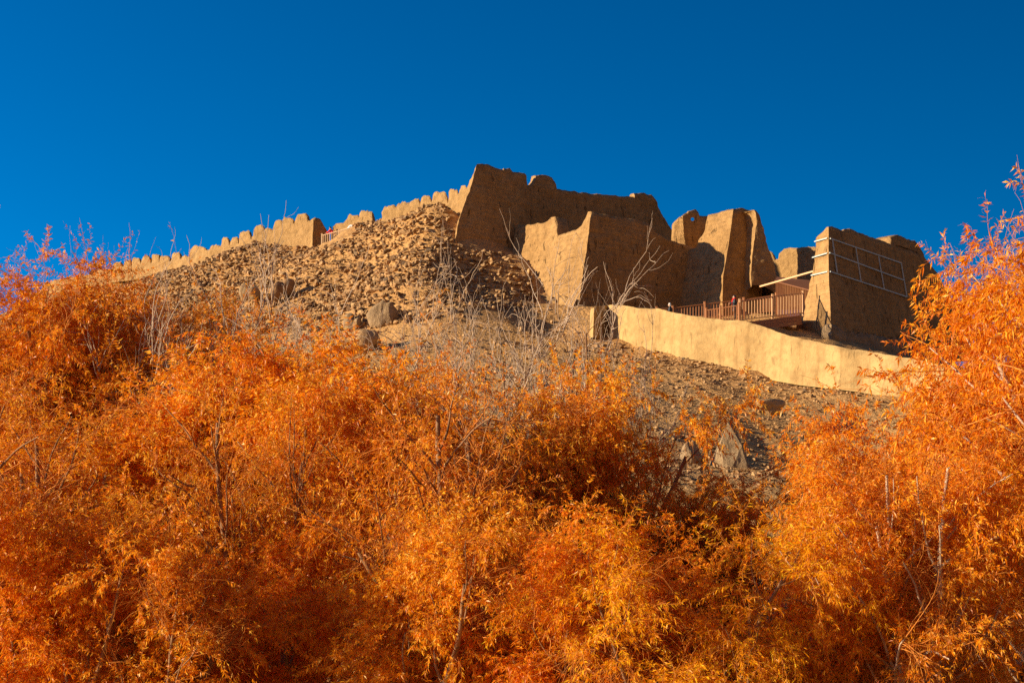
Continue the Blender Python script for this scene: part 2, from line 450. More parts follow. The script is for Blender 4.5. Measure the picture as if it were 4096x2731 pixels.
for a in [(0,125,25),(12,122,23),(22,118,20),(30,125,17),(45,125,13),(-12,135,28.5),(-25,150,29),(-40,165,28),(-60,170,22),(10,145,22),(50,150,8),(70,130,4),(-80,150,12),(-75,120,6),
          (70,90,2),(70,60,0),(-70,90,2.5),(-60,65,0.5),(-30,52,1.2),(0,50,1.6),(30,50,1.4),(-35,40,-0.6),(0,40,-0.4),(35,40,-0.4),(-25,28,-1.2),(0,28,-1.2),(25,28,-1.2),(0,14,-1.2),(-20,14,-1.2),(20,14,-1.2),(0,0,0),(-40,0,-0.5),(40,0,-0.5)]:
    TP.append(np.array(a, float))
TP = np.array(TP)
def _tps(r2): return np.where(r2 > 1e-9, 0.5 * r2 * np.log(r2 + 1e-12), 0.0)
_S = 20.0
_xy = TP[:, :2] / _S; _n = len(TP)
_A = np.zeros((_n + 3, _n + 3))
_d = ((_xy[:, None] - _xy[None]) ** 2).sum(-1)
_A[:_n, :_n] = _tps(_d) + np.eye(_n) * 0.0016
_A[:_n, _n:] = np.c_[np.ones(_n), _xy]; _A[_n:, :_n] = _A[:_n, _n:].T
_W = np.linalg.solve(_A, np.r_[TP[:, 2], 0, 0, 0])

def smooth01(t): t = np.clip(t, 0, 1); return t * t * (3 - 2 * t)
def hill(x, y):
    x, y = np.asarray(x, float), np.asarray(y, float)
    sh = x.shape; q = np.stack([x.ravel(), y.ravel()], -1) / _S
    z = np.empty(len(q))
    for s in range(0, len(q), 20000):
        c = q[s:s + 20000]
        z[s:s + 20000] = _tps(((c[:, None] - _xy[None]) ** 2).sum(-1)) @ _W[:_n] + _W[_n] + c @ _W[_n + 1:]
    z = z.reshape(sh)
    dx = np.maximum(np.abs(x) - 70, 0); dy = np.maximum(np.maximum(y - 160, -10 - y), 0)
    k = 1 - smooth01(np.hypot(dx, dy) / 45.0)
    z = np.where(k > 0, z, 0) * k + (-0.5) * (1 - k)
    # lumps: bolder on the steep parts
    P = np.stack([x, y, z], -1)
    steep = smooth01((z - 2) / 8.0)
    z = z + fbm(P / 6.0, 3, 5) * 0.45 * steep + fbm(P / 1.3, 4, 9) * (0.08 + 0.20 * steep)
    return z

def axis(lo, hi, step, far, grow=1.22):
    core = list(np.arange(lo, hi + 1e-6, step)); s = step; a = core[-1]
    while a < far: s *= grow; a += s; core.append(a)
    s = step; a = core[0]; pre = []
    while a > -far: s *= grow; a -= s; pre.append(a)
    return np.array(pre[::-1] + core)
gx = axis(-52, 46, 0.42, 4200); gy = axis(56, 152, 0.42, 4200)
GX, GY = np.meshgrid(gx, gy, indexing='ij')
GZ = hill(GX, GY)
nx_, ny_ = GX.shape
ii, jj = np.meshgrid(np.arange(nx_ - 1), np.arange(ny_ - 1), indexing='ij')
b_ = ii * ny_ + jj
gq = np.stack([b_, b_ + ny_, b_ + ny_ + 1, b_ + 1], -1).reshape(-1, 4)
terrain = link('hillside_ground', mesh_from('hillside_ground', np.stack([GX, GY, GZ], -1), gq), EARTH)
tag(terrain, kind='structure')

def ground_z(x, y):
    x, y = np.asarray(x, float), np.asarray(y, float)
    i = np.clip(np.searchsorted(gx, x) - 1, 0, nx_ - 2); j = np.clip(np.searchsorted(gy, y) - 1, 0, ny_ - 2)
    fx = (x - gx[i]) / (gx[i + 1] - gx[i]); fy = (y - gy[j]) / (gy[j + 1] - gy[j])
    return (GZ[i, j] * (1 - fx) * (1 - fy) + GZ[i + 1, j] * fx * (1 - fy) + GZ[i, j + 1] * (1 - fx) * fy + GZ[i + 1, j + 1] * fx * fy)
def ground_n(x, y, e=0.5):
    gxn = (ground_z(x + e, y) - ground_z(x - e, y)) / (2 * e); gyn = (ground_z(x, y + e) - ground_z(x, y - e)) / (2 * e)
    n = np.stack([-gxn, -gyn, np.ones_like(gxn)], -1); return n / np.linalg.norm(n, axis=-1, keepdims=True)
# ------------------------------------------------------------------ the mud fort
def unit(v): v = np.asarray(v, float); return v / np.linalg.norm(v)
def plane(C0, d, up): n = np.cross(d, up); return (np.asarray(C0, float), unit(n))
def hit(px, py, pl):
    d = ray(px, py); C0, n = pl
    return CAM + d * (np.dot(C0 - CAM, n) / np.dot(d, n))

def resample_cols(cols, step, backs=None):
    """cols: list of polylines of 3-D points (bottom to top); returns a (n, m, 3) grid"""
    H = max(np.linalg.norm(np.diff(np.array(c), axis=0), axis=1).sum() for c in cols)
    m = max(6, int(H / step))
    R_ = []
    for c in cols:
        c = np.array(c); s = np.r_[0, np.cumsum(np.linalg.norm(np.diff(c, axis=0), axis=1))]
        t = np.linspace(0, s[-1], m)
        R_.append(np.stack([np.interp(t, s, c[:, k]) for k in range(3)], -1))
    R_ = np.array(R_)
    if backs is not None:
        R_ = np.concatenate([R_, np.broadcast_to(np.asarray(backs, float)[:, None, :], R_.shape)], -1)
    rows = [R_[0]]
    for a, b in zip(R_[:-1], R_[1:]):
        n = max(1, int(round(np.linalg.norm((b - a)[:, :3], axis=1).max() / step)))
        n = min(n, max(1, int(round(np.linalg.norm((b - a)[:, :2], axis=1).max() / step)) + 2))
        for k in range(1, n + 1): rows.append(a + (b - a) * (k / n))
    return np.array(rows)

def shell(G, back, amp=0.12, fine=0.05, seed=1, keep_base=False, course=0.0, top_rough=0.12, edge=1.0, para=1.0):
    """closed wall: front grid G (n, m, 3), pushed back by vector 'back'"""
    G = np.array(G); n, m, nc = G.shape
    if nc == 6: G, back = G[..., :3], G[..., 3:]
    dv = np.gradient(G, axis=1); du = np.gradient(G, axis=0)
    nr = np.cross(du, dv); L = np.linalg.norm(nr, axis=2, keepdims=True); nr = nr / np.where(L > 1e-9, L, 1)
    for _ in range(2):
        nr[1:-1] = (nr[:-2] + nr[1:-1] * 2 + nr[2:]) / 4
    nr /= np.linalg.norm(nr, axis=2, keepdims=True) + 1e-9
    def disp(P, s=0):
        w = fbm(P / np.array([1.5, 1.5, 0.8]), 3, seed + s) * amp + fbm(P / 0.34, 3, seed + 5 + s) * fine
        if course: w = w + course * (np.abs(((P[..., 2] + 0.25 * vnoise(P / 2.5, 3)) / 0.62) % 1 - 0.5) < 0.08) * -1.0
        return w[..., None]
    F = G + nr * disp(G)
    k = max(2, m // 12)
    tw = np.zeros(m); tw[-k:] = np.linspace(0.15, 1, k)
    F = F + np.array([0, 0, 1.0]) * (fbm(G[:, -1:, :] / 0.55, 3, seed + 9) * top_rough)[..., None] * tw[None, :, None]
    # round the top edge: last rows lean in
    bk = np.broadcast_to(np.asarray(back, float), G.shape); bu = bk / (np.linalg.norm(bk, axis=-1, keepdims=True) + 1e-9); tl = float(np.linalg.norm(bk, axis=-1).mean())
    F[:, -1] += bu[:, -1] * min(0.16, tl * 0.2) * edge; F[:, -2] += bu[:, -2] * min(0.05, tl * 0.06) * edge
    K = max(2, int(tl / 0.5) + 1)
    pv = 1 - (1 - para) * np.clip((np.linspace(0, 1, m) - 0.80) / 0.04, 0, 1); bk = bk * pv[None, :, None]
    B = G + bk + nr * disp(G, 40) * 0.6
    B[:, -1] = F[:, -1] + bk[:, -1] * 0.9
    V = [F.reshape(-1, 3), B.reshape(-1, 3)]
    i, j = np.meshgrid(np.arange(n - 1), np.arange(m - 1), indexing='ij'); b = i * m + j
    Q = [np.stack([b, b + m, b + m + 1, b + 1], -1).reshape(-1, 4), n * m + np.stack([b, b + 1, b + m + 1, b + m], -1).reshape(-1, 4)]
    off = 2 * n * m
    # rim strips (top, left end, right end) subdivided across the thickness
    def strip(a, c, flip):
        nonlocal off
        cnt = len(a); S = []
        for q in range(K + 1):
            t = q / K; P = a * (1 - t) + c * t
            if 0 < q < K: P = P + (fbm(P / 0.6, 3, seed + 21) * fine * 1.6)[:, None] * np.array([0.3, 0.3, 1.0])
            S.append(P)
        V.append(np.concatenate(S)); qd = []
        for q in range(K):
            for r_ in range(cnt - 1):
                f = (off + q * cnt + r_, off + q * cnt + r_ + 1, off + (q + 1) * cnt + r_ + 1, off + (q + 1) * cnt + r_)
                qd.append(f[::-1] if flip else f)
        Q.append(np.array(qd)); off += (K + 1) * cnt
    strip(F[:, -1], B[:, -1], False)
    strip(F[0], B[0], False)
    strip(F[-1], B[-1], True)
    return np.concatenate(V), np.concatenate(Q)

def inward(cols, nleft, n_left, n_corner, n_right, th):
    c = cols[nleft][0]; out = []
    for k, q in enumerate(cols):
        w = min(1.0, float(np.linalg.norm((np.array(q[0]) - c)[:2])) / (th * 2.2)); side = unit(n_left if k < nleft else n_right)
        out.append(unit(n_corner) * th * (1 - w) + side * th * w)
    return out
def wall_part(name, cols, back, mat, parent, step=0.16, **kw):
    back = np.asarray(back, float)
    G = resample_cols(cols, step, back if back.ndim == 2 else None)
    V, Q = shell(G, back, **kw)
    me = mesh_from(name, V, Q)
    bm = bmesh.new(); bm.from_mesh(me); bmesh.ops.remove_doubles(bm, verts=bm.verts, dist=0.002)
    bmesh.ops.recalc_face_normals(bm, faces=bm.faces); bm.to_mesh(me); bm.free()
    me.polygons.foreach_set('use_smooth', np.ones(len(me.polygons), bool)); me.set_sharp_from_angle(angle=R(48))
    return link(name, me, mat, parent)

def lerp_poly(pts, x):
    pts = np.array(pts, float); return np.interp(x, pts[:, 0], pts[:, 1])

def blob(center, size, seed, rot=0.0, rough=0.16, sub=3, square=0.55, lean=(0, 0)):
    """rounded, eroded lump of mud brick (a merlon): a superellipsoid with noise"""
    bm = bmesh.new(); bmesh.ops.create_cube(bm, size=2.0)
    bmesh.ops.subdivide_edges(bm, edges=bm.edges, cuts=9, use_grid_fill=True)
    V = np.array([v.co[:] for v in bm.verts])
    sph = V / np.linalg.norm(V, axis=1, keepdims=True)
    top = np.clip(V[:, 2:3], 0, 1); low = np.clip(V[:, 2:3] * 0.5 + 0.5, 0, 1)
    k = square * (1 - 0.7 * top ** 2) + (1 - low) * (1 - square) * 0.6
    cyl = V * np.array([1, 1, 0]); cyl = cyl / np.maximum(np.linalg.norm(cyl, axis=1, keepdims=True), 1e-6)
    W = V * k + sph * (1 - k) * 1.10
    W[:, 2] = np.where(V[:, 2] < 0, V[:, 2], W[:, 2])
    W[:, :2] *= 1.06 - 0.16 * low
    W = W * np.array(size) / 2
    W[:, 0] += lean[0] * top[:, 0]
    W += sph * (fbm(W / 0.5 + seed * 3.1, 3, seed) * rough + fbm(W / 0.16 + seed, 2, seed + 3) * rough * 0.3)[:, None]
    c, s = math.cos(rot), math.sin(rot)
    W = np.stack([W[:, 0] * c - W[:, 1] * s, W[:, 0] * s + W[:, 1] * c, W[:, 2]], -1) + np.asarray(center)
    for v, w in zip(bm.verts, W): v.co = w
    return bm

def put_bm(name, bm, mat, parent, smooth=True):
    me = bpy.data.meshes.new(name); bm.to_mesh(me); bm.free()
    me.polygons.foreach_set('use_smooth', np.full(len(me.polygons), smooth, bool))
    return link(name, me, mat, parent)

# ---- main tower: left face nearly edge on, long shaded face going right and away
d_sh = unit([0.80, 0.60, 0]); d_left = unit([-0.13, 0.99, 0])
C0 = at(1817, 1000, 111.5)
inn = unit([-0.60, 0.80, 0])
pl_main = plane(C0, d_sh, inn * 0.13 + np.array([0, 0, 1.0]))
def mcol(pts): return [hit(x, y, pl_main) for x, y in pts]
corner = mcol([(1817, 1010), (1822, 950), (1830, 905), (1857, 820), (1884, 747), (1905, 656)])
pl_ml = plane(C0, d_left, corner[-1] - corner[0])
def lcol(pts): return [hit(x, y, pl_ml) for x, y in pts]
def shiftcol(c, v): return [p + np.asarray(v) for p in c]
main_t = thing('fort_tower', 'tallest mud brick keep of the fort with notched parapet above the stone pile', 'fort tower')
topc = [(1929,651),(1955,656),(1982,667),(2014,678),(2018,671),(2045,671),(2058,685),(2103,690),(2109,697),(2112,738),
        (2129,739),(2142,720),(2146,700),(2179,697),(2200,702),(2214,709),(2226,729),(2229,753),(2277,761),(2317,767),(2390,775),(2455,782),(2537,787),(2539,773),(2575,772),(2610,777),(2628,804),(2649,850),(2680,905),(2708,952),(2735,985)]
cols = [shiftcol(corner, d_left * 9.0), shiftcol(corner, d_left * 4.5), corner]
for (x, y) in topc:
    if x <= 2610: xb = x if x > 1990 else 1817 + (x - 1905) * 1.0 + 0
    else: xb = x
    xb = np.interp(x, [1905, 2610, 2735], [1817, 2570, 2740]); yb = np.interp(x, [1905, 2735], [1010, 1180])
    cols.append(mcol([(xb, yb), (xb + (x - xb) * 0.25, yb + (y - yb) * 0.33), (x, y)]) if x < 2620 else mcol([(xb, yb), (x, y)]))
wall_part('wall', cols, inward(cols, 2, (1, 0.13, 0), (0.25, 1, 0), inn, 2.0), MUD, main_t, para=0.3, amp=0.16, fine=0.08, seed=3, course=0.015)
rebase(main_t)

# ---- bastion in front of it: lit face to the left, shaded face to the right
Cb = at(2318, 1215, 106.0)
d_bl = unit([-0.66, 0.75, 0])
inb = unit([-0.60, 0.80, 0])
pl_bs = plane(Cb, d_sh, inb * 0.12 + np.array([0, 0, 1.0]))
bcorner = [hit(x, y, pl_bs) for x, y in [(2305, 1262), (2318, 1200), (2332, 1088), (2345, 1007), (2355, 920), (2367, 846)]]
pl_bl = plane(Cb, d_bl, bcorner[-1] - bcorner[1])
def bl(*pts): return [hit(x, y, pl_bl) for x, y in pts]
def bs_(*pts): return [hit(x, y, pl_bs) for x, y in pts]
bast = thing('fort_bastion', 'mud brick bastion jutting in front of the tallest keep, its left face sunlit', 'bastion')
cols = [bl((2035, 1175), (2040, 1050), (2062, 900)), bl((2098, 1190), (2098, 1100), (2088, 1028), (2109, 961), (2120, 899)),
        bl((2120, 1210), (2125, 1100), (2144, 892)), bl((2140, 1225), (2155, 1100), (2165, 888)), bl((2160, 1240), (2180, 1100), (2198, 870)), bl((2170, 1250), (2200, 1100), (2219, 869)),
        bl((2175, 1252), (2205, 1100), (2228, 900)), bl((2180, 1255), (2208, 1100), (2231, 937)), bl((2215, 1258), (2240, 1100), (2262, 932)), bl((2245, 1258), (2270, 1100), (2298, 920)), bl((2270, 1260), (2300, 1100), (2325, 900)),
        bl((2285, 1260), (2315, 1100), (2340, 873)), bl((2298, 1262), (2325, 1100), (2352, 850)), bcorner]
for x, y in [(2400, 852), (2439, 862), (2500, 869), (2550, 875), (2598, 894), (2628, 925), (2660, 948), (2700, 962), (2745, 978), (2793, 992), (2835, 1000)]:
    cols.append(bs_((x - 20 if x < 2500 else x, 1270), (x, y)))
wall_part('wall', cols, inward(cols, 13, (0.75, 0.66, 0), (0.07, 1, 0), inb, 1.3), MUD, bast, amp=0.17, fine=0.085, seed=11, course=0.012)
# eroded foot of the lit corner
ft = [bl((2150, 1345), (2165, 1190)), bl((2175, 1350), (2190, 1180)), bl((2205, 1350), (2215, 1185)), bl((2225, 1350), (2232, 1230)), bl((2245, 1350), (2250, 1195)), bl((2275, 1330), (2285, 1195)), bl((2295, 1300), (2312, 1200))]
wall_part('footing', [shiftcol(c, (-0.25, -0.45, 0)) for c in ft], (0.8, 1.6, 0), MUD_OLD, bast, amp=0.35, fine=0.14, seed=14, top_rough=0.3)
rebase(bast)

# ---- small broken wall stub with a hole
pl_st = plane(at(2741, 985, 114.5), unit([0.8, 0.6, 0]), np.array([0, 0.06, 1.0]))
def st(*pts): return [hit(x, y, pl_st) for x, y in pts]
stub = thing('ruined_wall', 'small broken mud wall stub with a round hole between keep and square tower', 'wall')
c_st = st((2743, 1010), (2739, 930), (2733, 872))
cols = [shiftcol(st((2713, 1010), (2719, 885), (2722, 878)), (-0.35, 0.8, 0)), shiftcol(st((2728, 1010), (2731, 900), (2729, 862)), (-0.15, 0.3, 0)), c_st]
for x, y in [(2731, 858), (2750, 849), (2755, 840), (2784, 838), (2795, 847), (2798, 860), (2815, 861), (2850, 862), (2880, 866)]:
    cols.append(st((max(x + 8, 2748), 1010), (x + 3, 930), (x, y)))
sw = wall_part('wall', cols, (-0.1, 0.9, 0), MUD, stub, step=0.12, amp=0.10, fine=0.05, seed=23)
cut = bpy.data.meshes.new('cutter'); bm = bmesh.new(); bmesh.ops.create_cone(bm, cap_ends=True, segments=14, radius1=0.15, radius2=0.15, depth=4.0)
hp = hit(2770, 877, pl_st); vd = unit(hp - CAM)
bm.transform(Matrix.Translation(hp.tolist()) @ Vector(vd.tolist()).to_track_quat('Z', 'Y').to_matrix().to_4x4()); bm.to_mesh(cut); bm.free()
co_ = bpy.data.objects.new('cutter', cut); C.objects.link(co_)
md = sw.modifiers.new('b', 'BOOLEAN'); md.operation = 'DIFFERENCE'; md.object = co_; md.solver = 'EXACT'
dg = bpy.context.evaluated_depsgraph_get(); newme = bpy.data.meshes.new_from_object(sw.evaluated_get(dg))
if len(newme.vertices) > 500: sw.modifiers.clear(); sw.data = newme
else: sw.modifiers.clear()
bpy.data.objects.remove(co_)
rebase(stub)

# ---- square tower (second from the right)
Ct = at(2889, 1230, 109.4)
pl_ts = plane(Ct, d_sh, inb * 0.13 + np.array([0, 0, 1.0]))
tcorner = [hit(x, y, pl_ts) for x, y in [(2888, 1262), (2890, 1200), (2891, 1112), (2910, 1000), (2927, 889), (2934, 833)]]
d_tl = unit([-0.72, 0.69, 0])
pl_tl = plane(Ct, d_tl, tcorner[-1] - tcorner[1])
def tl(*p): return [hit(x, y, pl_tl) for x, y in p]
def ts(*p): return [hit(x, y, pl_ts) for x, y in p]
tow2 = thing('square_tower', 'flat topped tapering mud tower with hump shaped shadow on its sunlit left side', 'tower')
cols = [tl((2690, 1262), (2695, 1100), (2700, 1010)), tl((2740, 1262), (2745, 1100), (2755, 1002)), tl((2770, 1262), (2775, 1100), (2787, 988)), tl((2780, 1262), (2790, 1100), (2796, 955)), tl((2786, 1262), (2800, 1100), (2817, 915)), tl((2790, 1262), (2805, 1100), (2833, 860)), tl((2820, 1262), (2860, 930), (2870, 849)),
        tl((2840, 1262), (2880, 930), (2891, 845)), tl((2865, 1262), (2905, 930), (2915, 838)), tcorner,
        ts((2930, 1262), (2950, 980), (2958, 832)), ts((2960, 1262), (2975, 980), (2980, 833)), ts((3000, 1262), (3000, 980), (3003, 838)), ts((3060, 1262), (3030, 980), (3015, 842))]
wall_part('wall', cols, inward(cols, 9, (0.69, 0.72, 0), (0.07, 1, 0), inb, 2.2), MUD, tow2, amp=0.16, fine=0.085, seed=31, course=0.012)
pl_bt = plane(Ct + np.array([0.2, -0.35, 0]), unit([0.93, 0.36, 0]), inb * 0.13 + np.array([0, 0, 1.0]))
def bt(*p): return [hit(x, y, pl_bt) for x, y in p]
cols = [shiftcol(bt((3002, 1150), (3004, 1100), (3006, 1020), (3020, 889), (3013, 842)), (0, 0.9, 0)), bt((3006, 1140), (3004, 1100), (3008, 1020), (3026, 889), (3020, 838)), bt((3040, 1140), (3030, 980), (3030, 840)), bt((3070, 1150), (3045, 980), (3040, 853)),
        bt((3095, 1165), (3075, 1060), (3052, 930), (3044, 872)), bt((3119, 1250), (3114, 1139), (3104, 1081), (3070, 992), (3048, 890)), shiftcol(bt((3119, 1250), (3114, 1139), (3104, 1081), (3070, 992), (3048, 890)), (0.2, 2.2, 0))]
wall_part('buttress', cols, inb * 2.0, MUD_OLD, tow2, amp=0.16, fine=0.08, seed=37)
rebase(tow2)

# ---- wall closing the gap behind the timber gangway
pl_bk = plane(at(3200, 1150, 119.6), unit([0.80, -0.60, 0]), np.array([0.03, 0.06, 1.0]))
def bk(*p): return [hit(x, y, pl_bk) for x, y in p]
backw = thing('curtain_wall', 'sunlit mud wall with a slanting shadow behind the timber beam', 'wall')
cols = [bk((3040, 1230), (3040, 1000)), bk((3065, 1230), (3067, 1003)), bk((3072, 1230), (3074, 1001)), bk((3088, 1230), (3090, 1010)), bk((3098, 1230), (3100, 1033)), bk((3110, 1230), (3112, 1031)), bk((3113, 1230), (3115, 1014)), bk((3137, 1230), (3137, 995)), bk((3160, 1230), (3160, 991)),
        bk((3186, 1230), (3186, 990)), bk((3248, 1230), (3248, 985)), bk((3300, 1230), (3300, 990))]
wall_part('wall', cols, (0.4, 1.2, 0), MUD_OLD, backw, amp=0.12, fine=0.07, seed=41)
rebase(backw)

# ---- right tower with the white light strips
C3 = at(3323, 1290, 97.5)
d3 = unit([0.68, 0.73, 0]); in3 = unit([-0.73, 0.68, 0])
pl_3s = plane(C3, d3, in3 * 0.07 + np.array([0, 0, 1.0]))
c3 = [hit(x, y, pl_3s) for x, y in [(3322, 1372), (3323, 1274), (3320, 1185), (3315, 1101), (3314, 990), (3315, 906)]]
d3l = unit([-0.50, 0.87, 0])
pl_3l = plane(C3, d3l, c3[-1] - c3[1])
def l3(*p): return [hit(x, y, pl_3l) for x, y in p]
def s3(*p): return [hit(x, y, pl_3s) for x, y in p]
tow3 = thing('strip_lit_tower', 'right end mud tower with a grid of white strips on its shaded face', 'tower')
cols = [l3((3168, 1372), (3195, 1274), (3231, 1174), (3253, 1073), (3265, 967), (3267, 943)), l3((3215, 1372), (3255, 1174), (3275, 1073), (3285, 967), (3289, 924)), l3((3290, 1372), (3300, 1174), (3303, 1073), (3304, 967), (3305, 909)), c3]
for x, y in [(3340, 907), (3379, 920), (3384, 915), (3404, 914), (3435, 926), (3502, 950), (3563, 971), (3568, 969), (3601, 984), (3680, 1012), (3697, 1014), (3736, 1068), (3750, 1090), (3775, 1135), (3814, 1190), (3860, 1260)]:
    xb = np.interp(x, [3315, 3700, 3860], [3325, 3715, 3900]); cols.append(s3((xb, 1440 if x > 3500 else 1395), (x, y)))
w3 = wall_part('wall', cols, inward(cols, 3, (0.87, 0.50, 0), (0.1, 1, 0), in3, 1.9), MUD, tow3, amp=0.12, fine=0.055, seed=51, course=0.012)
mcols = [shiftcol(s3((3563, 990), (3565, 948)), -in3 * -1.2)]
mcols = []
for x, y in [(3563, 971), (3567, 945), (3585, 935), (3600, 937), (3635, 950), (3669, 962), (3686, 984), (3698, 1014)]:
    mcols.append(shiftcol(s3((x, y + (45 if x < 3690 else 20)), (x, y)), (0, 0.12, 0)))
mcols = [shiftcol(mcols[0], in3 * 1.6 + np.array([-0.25, 0, 0]))] + mcols
wall_part('merlon', mcols, in3 * 1.5, MUD, tow3, step=0.1, amp=0.05, fine=0.05, seed=53)
ft = [l3((3285, 1400), (3290, 1315)), l3((3305, 1400), (3308, 1298)), s3((3325, 1405), (3326, 1300)), s3((3345, 1405), (3345, 1305)), s3((3365, 1410), (3362, 1325)), s3((3450, 1430), (3450, 1335)), s3((3600, 1450), (3600, 1355)), s3((3800, 1470), (3800, 1390))]
wall_part('stone_footing', [shiftcol(c, (-0.12, -0.5, 0)) for c in ft], (0.2, 1.4, 0), BOULDER, tow3, step=0.13, amp=0.22, fine=0.18, seed=57, top_rough=0.35)
def strip3(pts, f, w=0.095):
    P = [hit(x, y, pl_3s if f == 's' else pl_3l) for x, y in pts]
    off = -unit(np.cross(d3 if f == 's' else d3l, [0, 0, 1])); 
    nn = np.cross([0, 0, 1], d3) if f == 's' else np.cross(d3l, [0, 0, 1])
    nn = unit(nn); 
    if np.dot(nn, CAM - P[0]) < 0: nn = -nn
    m = MB()
    for a, b in zip(P[:-1], P[1:]): m.box(a + nn * 0.10, b + nn * 0.10, 0.05 if False else w, 0.06, up=nn)
    return m.build('white_strip', STRIP, tow3)
for a, b in (((3262, 967), (3313, 953)), ((3253, 1031), (3313, 1013)), ((3248, 1102), (3314, 1087))): strip3([a, b], 'l', 0.085)
for a, b in (((3316, 955), (3600, 1053)), ((3314, 1012), (3612, 1122)), ((3316, 1087), (3623, 1188)),
             ((3325, 959), (3344, 1091)), ((3418, 991), (3439, 1126)), ((3509, 1025), (3532, 1157)), ((3600, 1053), (3623, 1188))): strip3([a, b], 's')
rebase(tow3)

# ---- battlement walls along the ridge
def line_wall(name, label, cat, x0, Y0, x1, Y1, base, topl, merl, th=0.8, mat=MUD_OLD, seed=61, end=None):
    t = thing(name, label, cat, group='battlement walls along the ridge')
    Yx = lambda x: 1 / np.interp(x, [x0, x1], [1 / Y0, 1 / Y1])
    xs = np.arange(x0, x1 + 1, (x1 - x0) / max(2, int((x1 - x0) / 14)))
    cols = [[at(x, lerp_poly(base, x) + 12, Yx(x)), at(x, lerp_poly(topl, x), Yx(x))] for x in xs]
    if end is not None: cols.append([cols[-1][0] + np.array(end), cols[-1][1] + np.array(end)])
    wall_part('wall', cols, (0.1, th, 0), mat, t, step=0.2, amp=0.10, fine=0.06, seed=seed, edge=0.0, top_rough=0.05)
    for k, (a, b, yt) in enumerate(merl):
        r_ = np.random.default_rng(seed + k); yn = max(lerp_poly(topl, a), lerp_poly(topl, b)) + 3; sk = r_.uniform(-0.35, 0.35); pw = r_.uniform(3.5, 9.0)
        a, b = a - 3, b + 3; mc = []
        for u in np.linspace(-1, 1, 11):
            x = (a + b) / 2 + u * (b - a) / 2; w = (u + sk * (1 - u * u) * 0.5)
            y = yt + (yn - yt) * min(1.0, abs(w)) ** pw + r_.normal() * 1.8; Y = Yx(x) - 0.012
            mc.append([at(x, lerp_poly(topl, x) + 16, Y + 0.02), at(x, y, Y + 0.10 + 0.2 * abs(u) ** 3)])
        wall_part('merlon', mc, (0.05, th * r_.uniform(0.75, 1.1), 0), mat, t, step=0.12, amp=0.10, fine=0.06, seed=seed, top_rough=0.16, edge=0.7)
    rebase(t); return t
line_wall('battlement_wall', 'long crenellated mud wall dropping away along the ridge at the far left', 'wall', 120, 158, 1010, 133,
    [(120,1260),(300,1185),(450,1118),(567,1104),(701,1071),(815,1051),(909,1024),(1010,975)],
    [(120,1195),(214,1120),(357,1098),(450,1072),(560,1056),(690,1043),(752,1026),(800,1008),(880,985),(950,975),(1010,955)],
    [(170,235,1135),(262,330,1108),(357,440,1072),(452,490,1048),(495,527,1040),(530,562,1031),(565,603,1023),(608,636,1016),(640,678,1021),(686,722,1010),(726,752,1020),(758,836,982),(840,880,978),(886,918,949),(921,953,949),(957,1004,925)], seed=61)
line_wall('battlement_wall', 'taller crenellated mud wall ending left of the red jacketed visitor', 'wall', 1004, 131.5, 1250, 127.2,
    [(1003,970),(1070,962),(1137,985),(1250,990)],
    [(1004,948),(1050,925),(1090,922),(1130,905),(1175,895),(1210,888),(1250,886)],
    [(1012,1060,899),(1060,1086,914),(1092,1140,880),(1128,1176,868),(1180,1232,852),(1232,1252,880)], seed=81)
endw = thing('ruined_wall', 'shaded end wall just left of the railing with the red jacketed visitor', 'wall')
pe = plane(at(1250, 985, 126.9), unit([0.85, 0.5, 0]), np.array([0, 0.04, 1.0]))
cols = [[hit(a, b, pe) for a, b in p] for p in ([(1248, 992), (1254, 874)], [(1256, 992), (1262, 867)], [(1272, 992), (1284, 876)], [(1290, 992), (1298, 900)], [(1306, 985), (1307, 916)], [(1318, 980), (1320, 935)])]
wall_part('wall', cols, (-0.6, 1.0, 0), MUD_OLD, endw, step=0.14, amp=0.10, fine=0.06, seed=91)
rebase(endw)
line_wall('battlement_wall', 'short humped mud wall behind the upper end of the pale railing', 'wall', 1330, 127.5, 1490, 124.6,
    [(1330,935),(1400,915),(1490,900)], [(1330,908),(1346,893),(1375,892),(1388,876),(1440,868),(1485,866),(1490,872)],
    [(1388,1440,857),(1436,1491,842)], th=1.1, seed=101)
line_wall('battlement_wall', 'sunlit mud wall with tooth like merlons joining the tallest keep', 'wall', 1522, 121.0, 1800, 116.4,
    [(1522,895),(1624,868),(1736,840),(1800,860)], [(1522,889),(1530,848),(1560,835),(1620,824),(1676,826),(1700,812),(1740,806),(1790,812),(1800,815)],
    [(1532,1592,820),(1586,1640,808),(1636,1681,796),(1684,1728,782),(1730,1792,766)], seed=111)
line_wall('battlement_wall', 'stepped mud wall piece leaning against the sunlit edge of the keep', 'wall', 1795, 115.6, 1885, 113.4,
    [(1795,870),(1830,880),(1885,900)], [(1795,812),(1812,790),(1840,770),(1885,745)],
    [(1794,1836,754),(1838,1872,741)], seed=121)

